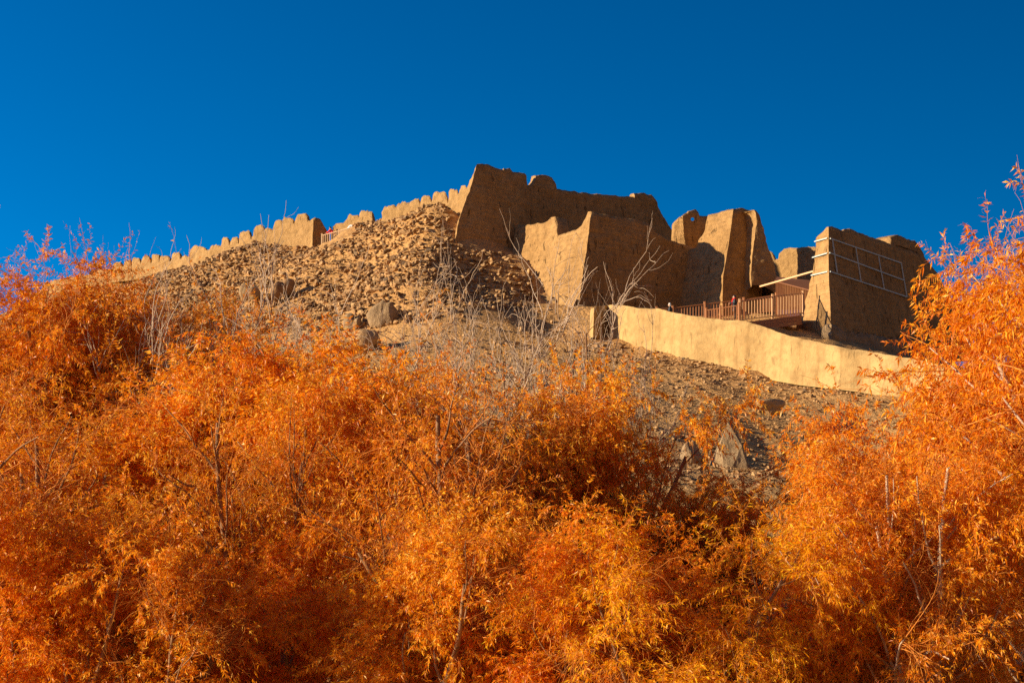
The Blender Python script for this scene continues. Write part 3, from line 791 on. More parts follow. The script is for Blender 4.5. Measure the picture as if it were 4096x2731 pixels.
# ---- plastered wall beside the path
low = thing('plastered_wall', 'smooth sunlit yellow mud wall stepping down the hillside below the towers', 'wall')
topL = [(2385,1220),(2419,1222),(2459,1218),(2550,1228),(2600,1232),(2654,1236),(2689,1245),(2756,1261),(2868,1274),(2913,1280),(2979,1285),(3029,1296),(3073,1314),(3136,1337),(3200,1352),(3314,1375),(3400,1395),(3569,1418),(3680,1440),(3800,1470),(4000,1530)]
botL = [(2385,1350),(2432,1359),(2557,1388),(2659,1406),(2787,1426),(2868,1450),(3016,1478),(3067,1503),(3195,1526),(3399,1549),(3600,1580),(3800,1625),(4000,1680)]
YL = lambda x: 1 / np.interp(x, [2385, 3800, 4000], [1 / 97.8, 1 / 79.8, 1 / 77.5])
cols = []
for x in np.r_[2388, np.arange(2400, 4001, 20)]:
    wob = 0.18 * math.sin(x * 0.011) + 0.12 * math.sin(x * 0.031 + 1)
    cols.append([at(x, lerp_poly(botL, x) + 14, YL(x) + wob - 0.22), at(x, lerp_poly(topL, x), YL(x) + wob)])
e0, e1 = [at(2372, 1348, 95.9), at(2376, 1229, 96.2)], [at(2400, 1360, 96.9), at(2402, 1221, 97.2)]
cols = [shiftcol(e0, (-0.2, 0.9, 0)), e0, e1, [at(2430, 1372, 97.9), at(2432, 1222, 98.1)]] + cols[3:]
wall_part('wall', cols, (0.15, 0.55, 0), PLASTER, low, step=0.16, amp=0.06, fine=0.022, seed=131, top_rough=0.10)
rebase(low)
# ------------------------------------------------------------------ stones
rng = np.random.default_rng(7)
def ico(sub):
    bm = bmesh.new(); bmesh.ops.create_icosphere(bm, subdivisions=sub, radius=1.0)
    V = np.array([v.co[:] for v in bm.verts]); F = np.array([[v.index for v in f.verts] for f in bm.faces]); bm.free()
    return V, F
IV, IF = ico(2)
def rock_shape(seed, cuts=9, IV=IV):
    r = np.random.default_rng(seed); V = IV.copy()
    for _ in range(cuts):
        n = unit(r.normal(size=3)); d = r.uniform(0.36, 0.72)
        s = V @ n; V = V - np.outer(np.maximum(s - d, 0), n)
    V = V * np.array([1.0, r.uniform(0.55, 0.9), r.uniform(0.38, 0.72)])
    V = V + unit_rows(V) * (fbm(V * 1.7 + seed, 2, seed) * 0.10)[:, None]
    return V
def unit_rows(v): return v / (np.linalg.norm(v, axis=-1, keepdims=True) + 1e-9)
SHAPES = [rock_shape(s) for s in range(16)]
def rot_mats(n, r, tilt=0.7):
    a = r.uniform(0, 2 * math.pi, n); ax = unit_rows(r.normal(size=(n, 3))); b = r.normal(size=n) * tilt
    ca, sa = np.cos(a), np.sin(a); Z = np.zeros((n, 3, 3)); Z[:, 0, 0] = ca; Z[:, 0, 1] = -sa; Z[:, 1, 0] = sa; Z[:, 1, 1] = ca; Z[:, 2, 2] = 1
    K = np.zeros((n, 3, 3)); K[:, 0, 1] = -ax[:, 2]; K[:, 0, 2] = ax[:, 1]; K[:, 1, 0] = ax[:, 2]; K[:, 1, 2] = -ax[:, 0]; K[:, 2, 0] = -ax[:, 1]; K[:, 2, 1] = ax[:, 0]
    I = np.eye(3)[None]; Rb = I + np.sin(b)[:, None, None] * K + (1 - np.cos(b))[:, None, None] * (K @ K)
    return Rb @ Z
def in_poly(P, poly):
    x, y = P[:, 0], P[:, 1]; c = np.zeros(len(P), bool); n = len(poly)
    for i in range(n):
        x1, y1 = poly[i]; x2, y2 = poly[(i + 1) % n]
        if y1 == y2: continue
        c ^= ((y1 > y) != (y2 > y)) & (x < (x2 - x1) * (y - y1) / (y2 - y1) + x1)
    return c
def scatter(poly, xr, yr, n, smin, smax, seed, power=2.5, sink=0.15, clump=0.0):
    r = np.random.default_rng(seed)
    x = r.uniform(*xr, n * 8); y = r.uniform(*yr, n * 8); z = ground_z(x, y)
    k = in_poly(to_px(np.stack([x, y, z], -1)), poly)
    nr = ground_n(x, y)
    k &= r.random(len(x)) < np.clip(1 / nr[:, 2], 1, 4) / 4
    if clump: k &= fbm(np.stack([x, y, z], -1) / 3.0, 3, seed) > r.normal(size=len(x)) * 0.25 + clump - 0.1
    qq = to_px(np.stack([x, y, z], -1)); k &= ~((qq[:, 0] > 1278) & (qq[:, 0] < 1418) & (qq[:, 1] > 880) & (qq[:, 1] < 1000 - (qq[:, 0] - 1278) * 0.42))
    x, y, z, nr = x[k][:n], y[k][:n], z[k][:n], nr[k][:n]
    s = smin + (smax - smin) * r.random(len(x)) ** power
    return np.stack([x, y, z], -1) + nr * (s * sink)[:, None], s
def rock_mesh(P, S, seed):
    r = np.random.default_rng(seed); M = rot_mats(len(P), r); kind = r.integers(0, len(SHAPES), len(P))
    Vs, Ts, off = [], [], 0
    for k in range(len(SHAPES)):
        i = np.where(kind == k)[0]
        if not len(i): continue
        st_ = r.uniform(0.8, 1.25, (len(i), 1, 3))
        V = np.einsum('nij,vj->nvi', M[i], SHAPES[k]) * (S[i] / 2)[:, None, None] * st_ + P[i][:, None, :]
        T = (IF[None] + (np.arange(len(i)) * len(IV))[:, None, None] + off)
        Vs.append(V.reshape(-1, 3)); Ts.append(T.reshape(-1, 3)); off += len(i) * len(IV)
    return np.concatenate(Vs), np.concatenate(Ts)
pile = [(560,1100),(700,1060),(900,1010),(1010,945),(1137,965),(1290,972),(1423,890),(1485,880),(1529,872),(1624,843),(1736,812),(1800,835),(1812,975),(2080,1030),(2130,1100),(2150,1200),(2080,1250),(1900,1230),(1740,1280),(1600,1300),(1300,1330),(1000,1330),(780,1300),(560,1200)]
P1, S1 = scatter(pile, (-38, 4), (96, 150), 21000, 0.15, 0.78, 1, 2.6, 0.12)
far = [(200,1200),(450,1110),(700,1075),(900,1020),(900,1200),(800,1310),(400,1350),(100,1400)]
P2, S2 = scatter(far, (-60, -18), (100, 165), 2600, 0.14, 0.6, 2, 3.0, 0.1)
lowr = [(700,1300),(1000,1300),(1700,1270),(1950,1220),(2150,1200),(2370,1330),(2440,1400),(2400,1800),(1800,1800),(900,1700),(500,1500)]
P3, S3 = scatter(lowr, (-32, 8), (70, 112), 4200, 0.08, 0.6, 3, 4.0, 0.08)
slope = [(2380,1350),(2600,1400),(2868,1455),(3067,1508),(3500,1570),(3600,1700),(3300,1950),(2600,1950),(2300,1700)]
P4, S4 = scatter(slope, (3, 26), (56, 98), 9000, 0.06, 0.42, 4, 4.5, 0.05)
ledge = [(2420,1372),(2600,1400),(2868,1460),(3067,1510),(3080,1560),(2900,1530),(2700,1500),(2450,1460)]
P5, S5 = scatter(ledge, (3, 20), (80, 98), 750, 0.12, 0.55, 5, 2.5, 0.05)
P = np.concatenate([P1, P2, P3, P4, P5]); S = np.concatenate([S1, S2, S3, S4, S5])
src = np.concatenate([np.full(len(p), k) for k, p in enumerate((P1, P2, P3, P4, P5))])
show = S / P[:, 1]
big = np.argsort(-show)[:300]
rest = np.ones(len(P), bool); rest[big] = False
labels = {0: 'angular tan rubble stone lying in the stone pile under the fort walls', 1: 'stone lying on the ridge slope below the long battlement wall',
          2: 'stone lying on the bare earth slope below the stone pile', 3: 'stone lying on the earth slope below the plastered wall', 4: 'stone in the earthy ledge right at the foot of the plastered wall'}
groups = {0: 'stones of the stone pile', 1: 'stones on the ridge slope', 2: 'stones on the lower slope', 3: 'stones on the slope under the plastered wall', 4: 'stones in the ledge under the plastered wall'}
rock_me = []
for k in range(16):
    rock_me.append(mesh_from('stone', SHAPES[k] * 0.5, None, IF, smooth=False)); rock_me[-1].materials.append(STONE)
for i in big:
    o = bpy.data.objects.new('stone', rock_me[int(i) % 16]); C.objects.link(o)
    o.location = P[i].tolist(); o.scale = [float(S[i] * a) for a in rng.uniform(0.85, 1.2, 3)]
    o.rotation_euler = (rng.normal() * 0.5, rng.normal() * 0.5, rng.uniform(0, 6.28))
    tag(o, labels[int(src[i])], 'stone', groups[int(src[i])])
V, T = rock_mesh(P[rest], S[rest], 12)
rub = link('rubble', mesh_from('rubble', V, None, T, smooth=False), STONE)
tag(rub, 'thousands of small tan and grey stones strewn over the hillside', 'rubble', kind='stuff')

def boulder(px, py, Y, w, h, d, seed, label, rz=0.0, mat=None, up=0.35, peak=0.0):
    V0, F0 = ico(4); V = rock_shape(seed, 9, V0)
    V = unit_rows(V0) * np.linalg.norm(V, axis=1, keepdims=True)
    V[:, 2] /= max(abs(V[:, 2]).max(), 0.3)
    V = V + unit_rows(V) * (fbm(V * 2.2 + seed, 4, seed) * 0.07)[:, None]
    t = np.clip(V[:, 2:3], 0, 1); V[:, :2] *= 1 - peak * t; 
    c, s = math.cos(rz), math.sin(rz); V = V * np.array([w, d, h]) / 2
    V = np.stack([V[:, 0] * c - V[:, 1] * s, V[:, 0] * s + V[:, 1] * c, V[:, 2]], -1)
    p = at(px, py, Y); o = link('boulder', mesh_from('boulder', V, None, F0, smooth=False), mat or BOULDER)
    o.location = (p[0], p[1], p[2] + h * up); return tag(o, label, 'boulder')
bm = bmesh.new()
for v in [(-1.15,-.3,-.5),(-.5,-1.0,-.5),(.5,-1.1,-.5),(1.15,0,-.5),(.5,1.1,-.5),(-.9,.9,-.5),(.22,.05,2.2),(-.08,-.15,2.0),(.62,.35,1.55),(-.62,-.4,.95),(.38,-.75,1.0),(1.0,.4,.7)]: bm.verts.new(v)
bmesh.ops.convex_hull(bm, input=bm.verts); bmesh.ops.subdivide_edges(bm, edges=bm.edges, cuts=7, use_grid_fill=True)
for v in bm.verts:
    q = np.array(v.co[:]); q = q + unit(q + 1e-6) * float(fbm(q[None] * 1.6, 4, 77)[0]) * 0.13; v.co = q
me_ = bpy.data.meshes.new('boulder'); bm.to_mesh(me_); bm.free()
bo = link('boulder', me_, BOULDER); p_ = at(2915, 1868, 65.0); bo.location = (p_[0], p_[1], p_[2]); bo.rotation_euler = (0, 0, 0.25)
tag(bo, 'large pointed grey boulder with a dark shaded right side on the lower slope', 'boulder')
boulder(2765, 1850, 64.5, 1.3, 1.7, 1.1, 9, 'smaller flat faced boulder just left of the large pointed boulder', 0.2, up=0.15, peak=0.5)
boulder(3090, 1640, 76, 2.6, 0.9, 1.6, 12, 'low overhanging earth crusted rock in the middle of the slope below the plastered wall', 0.4, STONE, 0.2)
boulder(1540, 1270, 99.5, 3.0, 2.2, 2.0, 15, 'pale rounded boulder at the foot of the stone pile behind bare twigs', 0.3, up=0.1, peak=0.2)
boulder(1420, 1300, 100, 1.8, 1.5, 1.6, 18, 'pale boulder half buried left of the rounded boulder at the pile foot', 0.1, up=0.1)
boulder(1130, 1180, 112, 2.4, 2.2, 1.8, 21, 'dark cracked boulder standing out on the left part of the stone pile', 0.6, STONE, 0.2)
boulder(1000, 1180, 113, 1.8, 1.6, 1.5, 22, 'grey boulder left of the dark cracked boulder behind orange sprigs', 0.2, up=0.2)
boulder(1480, 1370, 94, 2.8, 1.5, 2.0, 25, 'dark overhanging rock ledge on the earth slope under the stone pile', 0.3, STONE, 0.1)
# ------------------------------------------------------------------ timber gangway, railings, beam
def fence(name, label, posts, Y_of, pick, mat=WOOD, post_w=0.14, gap=0.05, mat_post=None, pw=0.065, top_over=0.13):
    """posts: (px, y_top_of_rail, y_bottom_rail) ; pickets between neighbouring posts"""
    t = thing(name, label, 'railing')
    W = [(at(x, a, Y_of(x)), at(x, b, Y_of(x))) for x, a, b in posts]
    for k, (p, q) in enumerate(W):
        m = MB(); m.box(q + [0, 0, -0.25], p + [0, 0, top_over], post_w, post_w, up=(0, 1, 0)); m.box(p + [0, 0, top_over + 0.004], p + [0, 0, top_over + 0.05], post_w * 1.2, post_w * 1.2, up=(0, 1, 0))
        m.build('post', mat_post or mat, t)
    for (p, q), (p2, q2), n in zip(W[:-1], W[1:], pick):
        v = unit(p2 - p) * (post_w / 2 + 0.002)
        m = MB(); m.box(p + v, p2 - v, 0.09, 0.055); m.build('rail', mat, t)
        m = MB(); m.box(q + [0, 0, 0.06] + v, q2 + [0, 0, 0.06] - v, 0.07, 0.05); m.build('rail', mat, t)
        for i in range(n):
            f = (i + 1) / (n + 1); a, b = q * (1 - f) + q2 * f, p * (1 - f) + p2 * f
            m = MB(); m.box(a + [0, 0, 0.088], b + [0, 0, -0.03], pw, 0.035, up=(0, 1, 0)); m.build('picket', mat, t)
    rebase(t); return t
lin = lambda x0, y0, x1, y1: (lambda x: y0 + (y1 - y0) * (x - x0) / (x1 - x0))
YR = lin(2959, 95.2, 3216, 98.6)
fence('railing', 'brown timber railing with sunlit pickets reaching the strip lit tower', [(2959, 1205, 1284), (3090, 1186, 1267), (3212, 1172, 1254)], YR, (10, 10))
fence('railing', 'low timber railing just left of the visitor in the red scarf', [(2825, 1241, 1290), (2882, 1233, 1290), (2957, 1221, 1290)], lin(2825, 95.6, 2957, 95.0), (4, 6), WOOD_RED_SHADE)  # bastion's shade put into the timber colour
fence('railing', 'shaded timber railing on the far side of the gangway', [(2627, 1236, 1290), (2691, 1232, 1284), (2819, 1216, 1276), (2975, 1199, 1260), (3105, 1180, 1246)], lin(2627, 98.5, 3105, 99.6), (4, 10, 12, 11), WOOD_RED_SHADE)  # shade carried by the darker timber colour here too
wk = thing('timber_gangway', 'brown timber gangway deck bridging the gap to the strip lit tower', 'gangway')
dk = [at(x, y, YR(x) + 0.0) for x, y in ((2930, 1296), (2959, 1292), (3090, 1275), (3204, 1261))]
m = MB(); V = []
for p in dk: V += [p, p + [0.15, 2.9, 0], p + [0.15, 2.9, -0.08], p + [0, 0, -0.08]]
q = []
for k in range(len(dk) - 1):
    for a in range(4): b = (a + 1) % 4; q.append((k*4+a, k*4+b, k*4+4+b, k*4+4+a))
q += [(0, 3, 2, 1), (12, 13, 14, 15)]
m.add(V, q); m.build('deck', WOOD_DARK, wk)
for j in range(4):
    m = MB()
    for a, b in zip(dk[1:-1], dk[2:]):
        m.box(a + np.array([0, -0.06, -0.085 - 0.17 * j]), b + np.array([0, -0.06, -0.085 - 0.17 * j]), 0.05, 0.16)
    m.build('fascia_board', WOOD_RED_SHADE, wk)
for x, y in ((3020, 1320), (3110, 1330), (3190, 1330)):
    m = MB(); p = at(x, 1290, YR(x) + 0.5); m.box(p + [0, 0, -1.6], p + [0, 0, -0.1], 0.16, 0.16, up=(0, 1, 0)); m.build('support_post', WOOD_DARK, wk)
rebase(wk)
bmo = thing('timber_beam', 'long squared timber beam slanting up to the strip lit tower, half in sun', 'beam')
m = MB(); m.box(at(3040, 1146, 105.5), at(3262, 1083, 101.2), 0.13, 0.13); m.build('beam', WOOD, bmo); rebase(bmo)
pn = thing('plank_wall', 'dark upright plank wall under a sloping roof in the gap between the towers', 'wall')
for k in range(22):
    x = 3106 + k * 6.6; yt = np.interp(x, [3106, 3260], [1127, 1165]); m = MB()
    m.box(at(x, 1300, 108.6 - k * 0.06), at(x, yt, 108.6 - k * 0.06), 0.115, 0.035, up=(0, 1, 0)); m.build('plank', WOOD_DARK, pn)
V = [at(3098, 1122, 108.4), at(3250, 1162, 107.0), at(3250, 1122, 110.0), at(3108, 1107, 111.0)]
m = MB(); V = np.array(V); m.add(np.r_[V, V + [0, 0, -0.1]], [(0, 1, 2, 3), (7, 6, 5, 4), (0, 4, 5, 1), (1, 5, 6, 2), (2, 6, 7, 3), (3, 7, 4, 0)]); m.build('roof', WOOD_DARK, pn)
rebase(pn)
fence('railing', 'pale timber railing on top of the stone pile before the red jacketed visitor',
      [(1288, 942, 992), (1355, 924, 978), (1423, 905, 950)], lin(1288, 125.2, 1423, 123.8), (8, 9), WOOD_PALE, 0.13, pw=0.06)

# ------------------------------------------------------------------ people
def capsule_bm(chains):
    bm = bmesh.new()
    for ch in chains:
        for (p, r), (q, s) in zip(ch[:-1], ch[1:]):
            p, q = np.array(p, float), np.array(q, float); L = np.linalg.norm(q - p); n = max(2, int(L / (min(r, s) * 0.45)) + 1)
            for k in range(n + 1):
                t = k / n; bmesh.ops.create_icosphere(bm, subdivisions=2, radius=float(r + (s - r) * t), matrix=Matrix.Translation((p + (q - p) * t).tolist()))
    return bm
def remeshed(name, bm, mat, parent, vox=0.014, smooth=4):
    me = bpy.data.meshes.new(name); bm.to_mesh(me); bm.free()
    o = link(name, me, mat, parent)
    a = o.modifiers.new('r', 'REMESH'); a.mode = 'VOXEL'; a.voxel_size = vox; a.use_smooth_shade = True
    b = o.modifiers.new('s', 'SMOOTH'); b.iterations = smooth; b.factor = 0.5
    dg = bpy.context.evaluated_depsgraph_get(); nm = bpy.data.meshes.new_from_object(o.evaluated_get(dg))
    o.modifiers.clear(); o.data = nm
    nm.polygons.foreach_set('use_smooth', np.ones(len(nm.polygons), bool))
    return o
def hand(w, d, side, n=(0, 0, -1)):
    """palm and five curled fingers from wrist w along direction d"""
    w, d = np.array(w, float), unit(d); n = unit(n); s = np.cross(d, n) * side
    ch = [[(w, 0.026), (w + d * 0.05 + s * 0.012, 0.030)], [(w + d * 0.05 - s * 0.022, 0.018), (w + d * 0.09 - s * 0.028, 0.014)], [(w + d * 0.05, 0.022), (w + d * 0.09 + s * 0.01, 0.016)]]
    for k, L in enumerate((0.062, 0.072, 0.068, 0.054)):
        b = w + d * 0.09 + s * (0.03 - 0.02 * k)
        m1 = b + d * L * 0.5 + n * 0.012; m2 = b + d * L * 0.75 + n * L * 0.55
        ch.append([(b, 0.0095), (m1, 0.0088)]); ch.append([(m1, 0.0088), (m2, 0.0078)])
    b = w + d * 0.03 + s * 0.036; ch.append([(b, 0.012), (b + d * 0.035 + s * 0.025 + n * 0.01, 0.010)]); ch.append([(b + d * 0.035 + s * 0.025 + n * 0.01, 0.010), (b + d * 0.06 + s * 0.025 + n * 0.03, 0.008)])
    return ch
def head_chains(h, f, up):
    h, f, up = np.array(h, float), unit(f), unit(up); s = np.cross(f, up)
    c = [[(h + up * 0.03 - f * 0.02, 0.088), (h + up * 0.045 - f * 0.015, 0.088)], [(h - up * 0.02 + f * 0.02, 0.072), (h - up * 0.06 + f * 0.03, 0.052)],
         [(h - up * 0.085 + f * 0.055, 0.026), (h - up * 0.08 + f * 0.06, 0.022)],
         [(h + up * 0.015 + f * 0.088, 0.010), (h - up * 0.022 + f * 0.104, 0.014)],
         [(h - up * 0.048 + f * 0.076 - s * 0.018, 0.010), (h - up * 0.048 + f * 0.076 + s * 0.018, 0.010)]]
    for q in (-1, 1):
        c.append([(h + up * 0.012 + s * 0.080 * q - f * 0.012, 0.013), (h - up * 0.028 + s * 0.077 * q - f * 0.008, 0.010)])
        c.append([(h + up * 0.03 + f * 0.072 + s * 0.02 * q, 0.012), (h + up * 0.03 + f * 0.062 + s * 0.046 * q, 0.012)])
    return c
def person(label, foot, rz, J, coat, trousers, hair, scarf=None, coat_len=0.0, hair_r=0.098):
    """J: joints in local space (x right, y forward, z up)"""
    t = thing('person', label, 'person', foot, rz)
    g = lambda k: np.array(J[k], float)
    hd, hf, hu = g('head'), J.get('face', (0, 1, 0)), J.get('hup', (0, 0, 1))
    ch = head_chains(hd, hf, hu)
    ch += [[(g('neck'), 0.055), (hd - np.array(unit(hu)) * 0.05, 0.052)], [(g('pelvis'), 0.125), (g('waist'), 0.115)], [(g('waist'), 0.115), (g('chest'), 0.135)], [(g('chest'), 0.135), (g('neck'), 0.06)],
           [(g('shl'), 0.055), (g('shr'), 0.055)], [(g('hipl'), 0.085), (g('hipr'), 0.085)]]
    for s in 'lr':
        ch += [[(g('sh' + s), 0.055), (g('el' + s), 0.04)], [(g('el' + s), 0.04), (g('wr' + s), 0.027)], [(g('hip' + s), 0.085), (g('kn' + s), 0.055)], [(g('kn' + s), 0.055), (g('an' + s), 0.038)],
               [(g('an' + s) - [0, 0, 0.03], 0.036), (g('an' + s) + [0, 0.13, -0.045], 0.028)]]
        ch += hand(g('wr' + s), g('wr' + s) - g('el' + s), 1 if s == 'r' else -1)
    remeshed('body', capsule_bm(ch), SKIN, t, 0.012, 2)
    c = [[(g('waist'), 0.155), (g('chest'), 0.172)], [(g('chest'), 0.172), (g('neck') - [0, 0, 0.03], 0.085)], [(g('shl'), 0.080), (g('shr'), 0.080)]]
    c += [[(g('pelvis'), 0.165), (g('waist'), 0.150)]]
    for s in 'lr': c += [[(g('sh' + s), 0.082), (g('el' + s), 0.064)], [(g('el' + s), 0.064), (g('wr' + s) * 0.93 + g('el' + s) * 0.07, 0.050)]]
    if coat_len:
        for s in 'lr': c += [[(g('hip' + s), 0.135), (g('hip' + s) * (1 - coat_len) + g('kn' + s) * coat_len, 0.145)]]
    remeshed('coat' if coat_len else 'jacket', capsule_bm(c), coat, t, 0.018, 3)
    c = []
    for s in 'lr': c += [[(g('hip' + s), 0.115), (g('kn' + s), 0.078)], [(g('kn' + s), 0.078), (g('an' + s) + [0, 0, 0.03], 0.060)]]
    c += [[(g('hipl'), 0.115), (g('hipr'), 0.115)]]
    remeshed('trousers', capsule_bm(c), trousers, t, 0.016, 2)
    for s in 'lr':
        a = g('an' + s); remeshed('shoe', capsule_bm([[(a + [0, -0.03, -0.025], 0.047), (a + [0, 0.02, -0.028], 0.048)], [(a + [0, 0.02, -0.035], 0.046), (a + [0, 0.16, -0.045], 0.035)]]), SHOE, t, 0.012, 2)
    h, f, up = hd, unit(hf), unit(hu); s_ = np.cross(f, up)
    c = [[(h + up * 0.045 - f * 0.03, hair_r), (h + up * 0.060 - f * 0.025, hair_r)], [(h + up * 0.02 - f * 0.055, hair_r * 0.85), (h - up * 0.07 - f * 0.055, hair_r * 0.62)]]
    remeshed('hair', capsule_bm(c), hair, t, 0.014, 2)
    if scarf is not None:
        n0 = g('neck') + [0, 0.01, 0.035]; c = []
        for k in range(12):
            a, b = k * math.pi / 6, (k + 1) * math.pi / 6
            c.append([(n0 + [0.085 * math.cos(a), 0.085 * math.sin(a), 0.02 * math.sin(2 * a)], 0.048), (n0 + [0.085 * math.cos(b), 0.085 * math.sin(b), 0.02 * math.sin(2 * b)], 0.048)])
        c.append([(n0 + [0.02, 0.11, -0.03], 0.050), (n0 + [0.04, 0.16, -0.20], 0.048)]); c.append([(n0 + [0.04, 0.16, -0.20], 0.048), (n0 + [0.05, 0.15, -0.36], 0.04)])
        remeshed('scarf', capsule_bm(c), scarf, t, 0.014, 2)
    return t
STAND = dict(head=(0, 0.03, 1.56), neck=(0, 0, 1.40), chest=(0, 0, 1.22), waist=(0, 0, 1.03), pelvis=(0, 0, 0.92), shl=(-0.17, 0, 1.35), shr=(0.17, 0, 1.35),
             ell=(-0.23, 0.03, 1.08), elr=(0.23, 0.03, 1.08), wrl=(-0.20, 0.24, 1.05), wrr=(0.20, 0.22, 1.02), hipl=(-0.09, 0, 0.88), hipr=(0.09, 0, 0.88),
             knl=(-0.10, 0.04, 0.48), knr=(0.10, 0.0, 0.48), anl=(-0.11, -0.02, 0.085), anr=(0.11, -0.06, 0.085))
pA = at(2938, 1181, 97.0)       # crown of the head of the visitor in the red scarf
person('visitor in a dark knee length coat and red scarf standing on the gangway facing left', (pA[0], pA[1], pA[2] - 1.68), R(85), dict(STAND, wrl=(-0.16, 0.30, 1.12), wrr=(0.16, 0.30, 1.10)), COAT_DARK, TROUSER, HAIR, RED_SCARF, 0.75)
pB = at(2681, 1212, 97.6)
person('white haired visitor whose head shows above the plastered wall', (pB[0], pB[1], pB[2] - 1.68), R(75), dict(STAND, head=(0, 0.06, 1.55)), COAT_DARK, TROUSER, HAIR_GREY)
pC = at(1312, 940, 126.9)
LEAN = dict(STAND, head=(0, 0.24, 1.50), face=(0, 0.75, -0.5), hup=(0, 0.5, 0.8), neck=(0, 0.16, 1.35), chest=(0, 0.10, 1.19), shl=(-0.17, 0.17, 1.28), shr=(0.17, 0.17, 1.28),
            ell=(-0.22, 0.34, 1.10), elr=(0.22, 0.34, 1.10), wrl=(-0.16, 0.56, 1.06), wrr=(0.14, 0.56, 1.04))
person('visitor in a red jacket leaning on the pale railing above the stone pile', (pC[0] + 0.40, pC[1] + 0.05, at(1312, 906, 126.9)[2] - 1.63), R(70), LEAN, RED_COAT, TROUSER, HAIR)
pD = at(1405, 898, 126.3)
BEND = dict(STAND, head=(0, 0.52, 1.20), face=(0, 0.8, -0.6), hup=(0, 0.6, 0.8), neck=(0, 0.38, 1.20), chest=(0, 0.25, 1.18), waist=(0, 0.08, 1.06), shl=(-0.17, 0.36, 1.16), shr=(0.17, 0.36, 1.16),
            ell=(-0.2, 0.46, 0.92), elr=(0.2, 0.46, 0.92), wrl=(-0.12, 0.62, 0.86), wrr=(0.12, 0.62, 0.86))
person('visitor in a pale jacket bending over behind the upper end of the pale railing', (pD[0] - 0.22, pD[1], pD[2] - 1.32), R(-95), BEND, WHITE_COAT, TROUSER, HAIR)
# ------------------------------------------------------------------ willows
def perp(T, r):
    v = r.normal(size=T.shape); v -= (v * T).sum(-1, keepdims=True) * T
    return unit_rows(v)
def walk(start, d, L, K, r, wander, trop, trop_v=(0, 0, 1)):
    """polylines from start (N,3) along d (N,3), length L (N,), K points"""
    n = len(start); P = np.zeros((n, K, 3)); P[:, 0] = start; tv = np.asarray(trop_v, float)
    for k in range(1, K):
        d = unit_rows(d + r.normal(size=(n, 3)) * wander + tv * np.asarray(trop).reshape(-1, 1) / K)
        P[:, k] = P[:, k - 1] + d * (L / (K - 1))[:, None]
    return P
def sprout(P, rad, per, t0, t1, r):
    n, K, _ = P.shape; i = np.repeat(np.arange(n), per); t = r.uniform(t0, t1, len(i)) * (K - 1)
    k = np.clip(t.astype(int), 0, K - 2); f = (t - k)[:, None]
    return P[i, k] * (1 - f) + P[i, k + 1] * f, unit_rows(P[i, k + 1] - P[i, k]), rad[i, k] * (1 - f[:, 0]) + rad[i, k + 1] * f[:, 0], i, t / (K - 1)
def taper(r0, K, end=0.35): return r0[:, None] * np.linspace(1, end, K)[None]

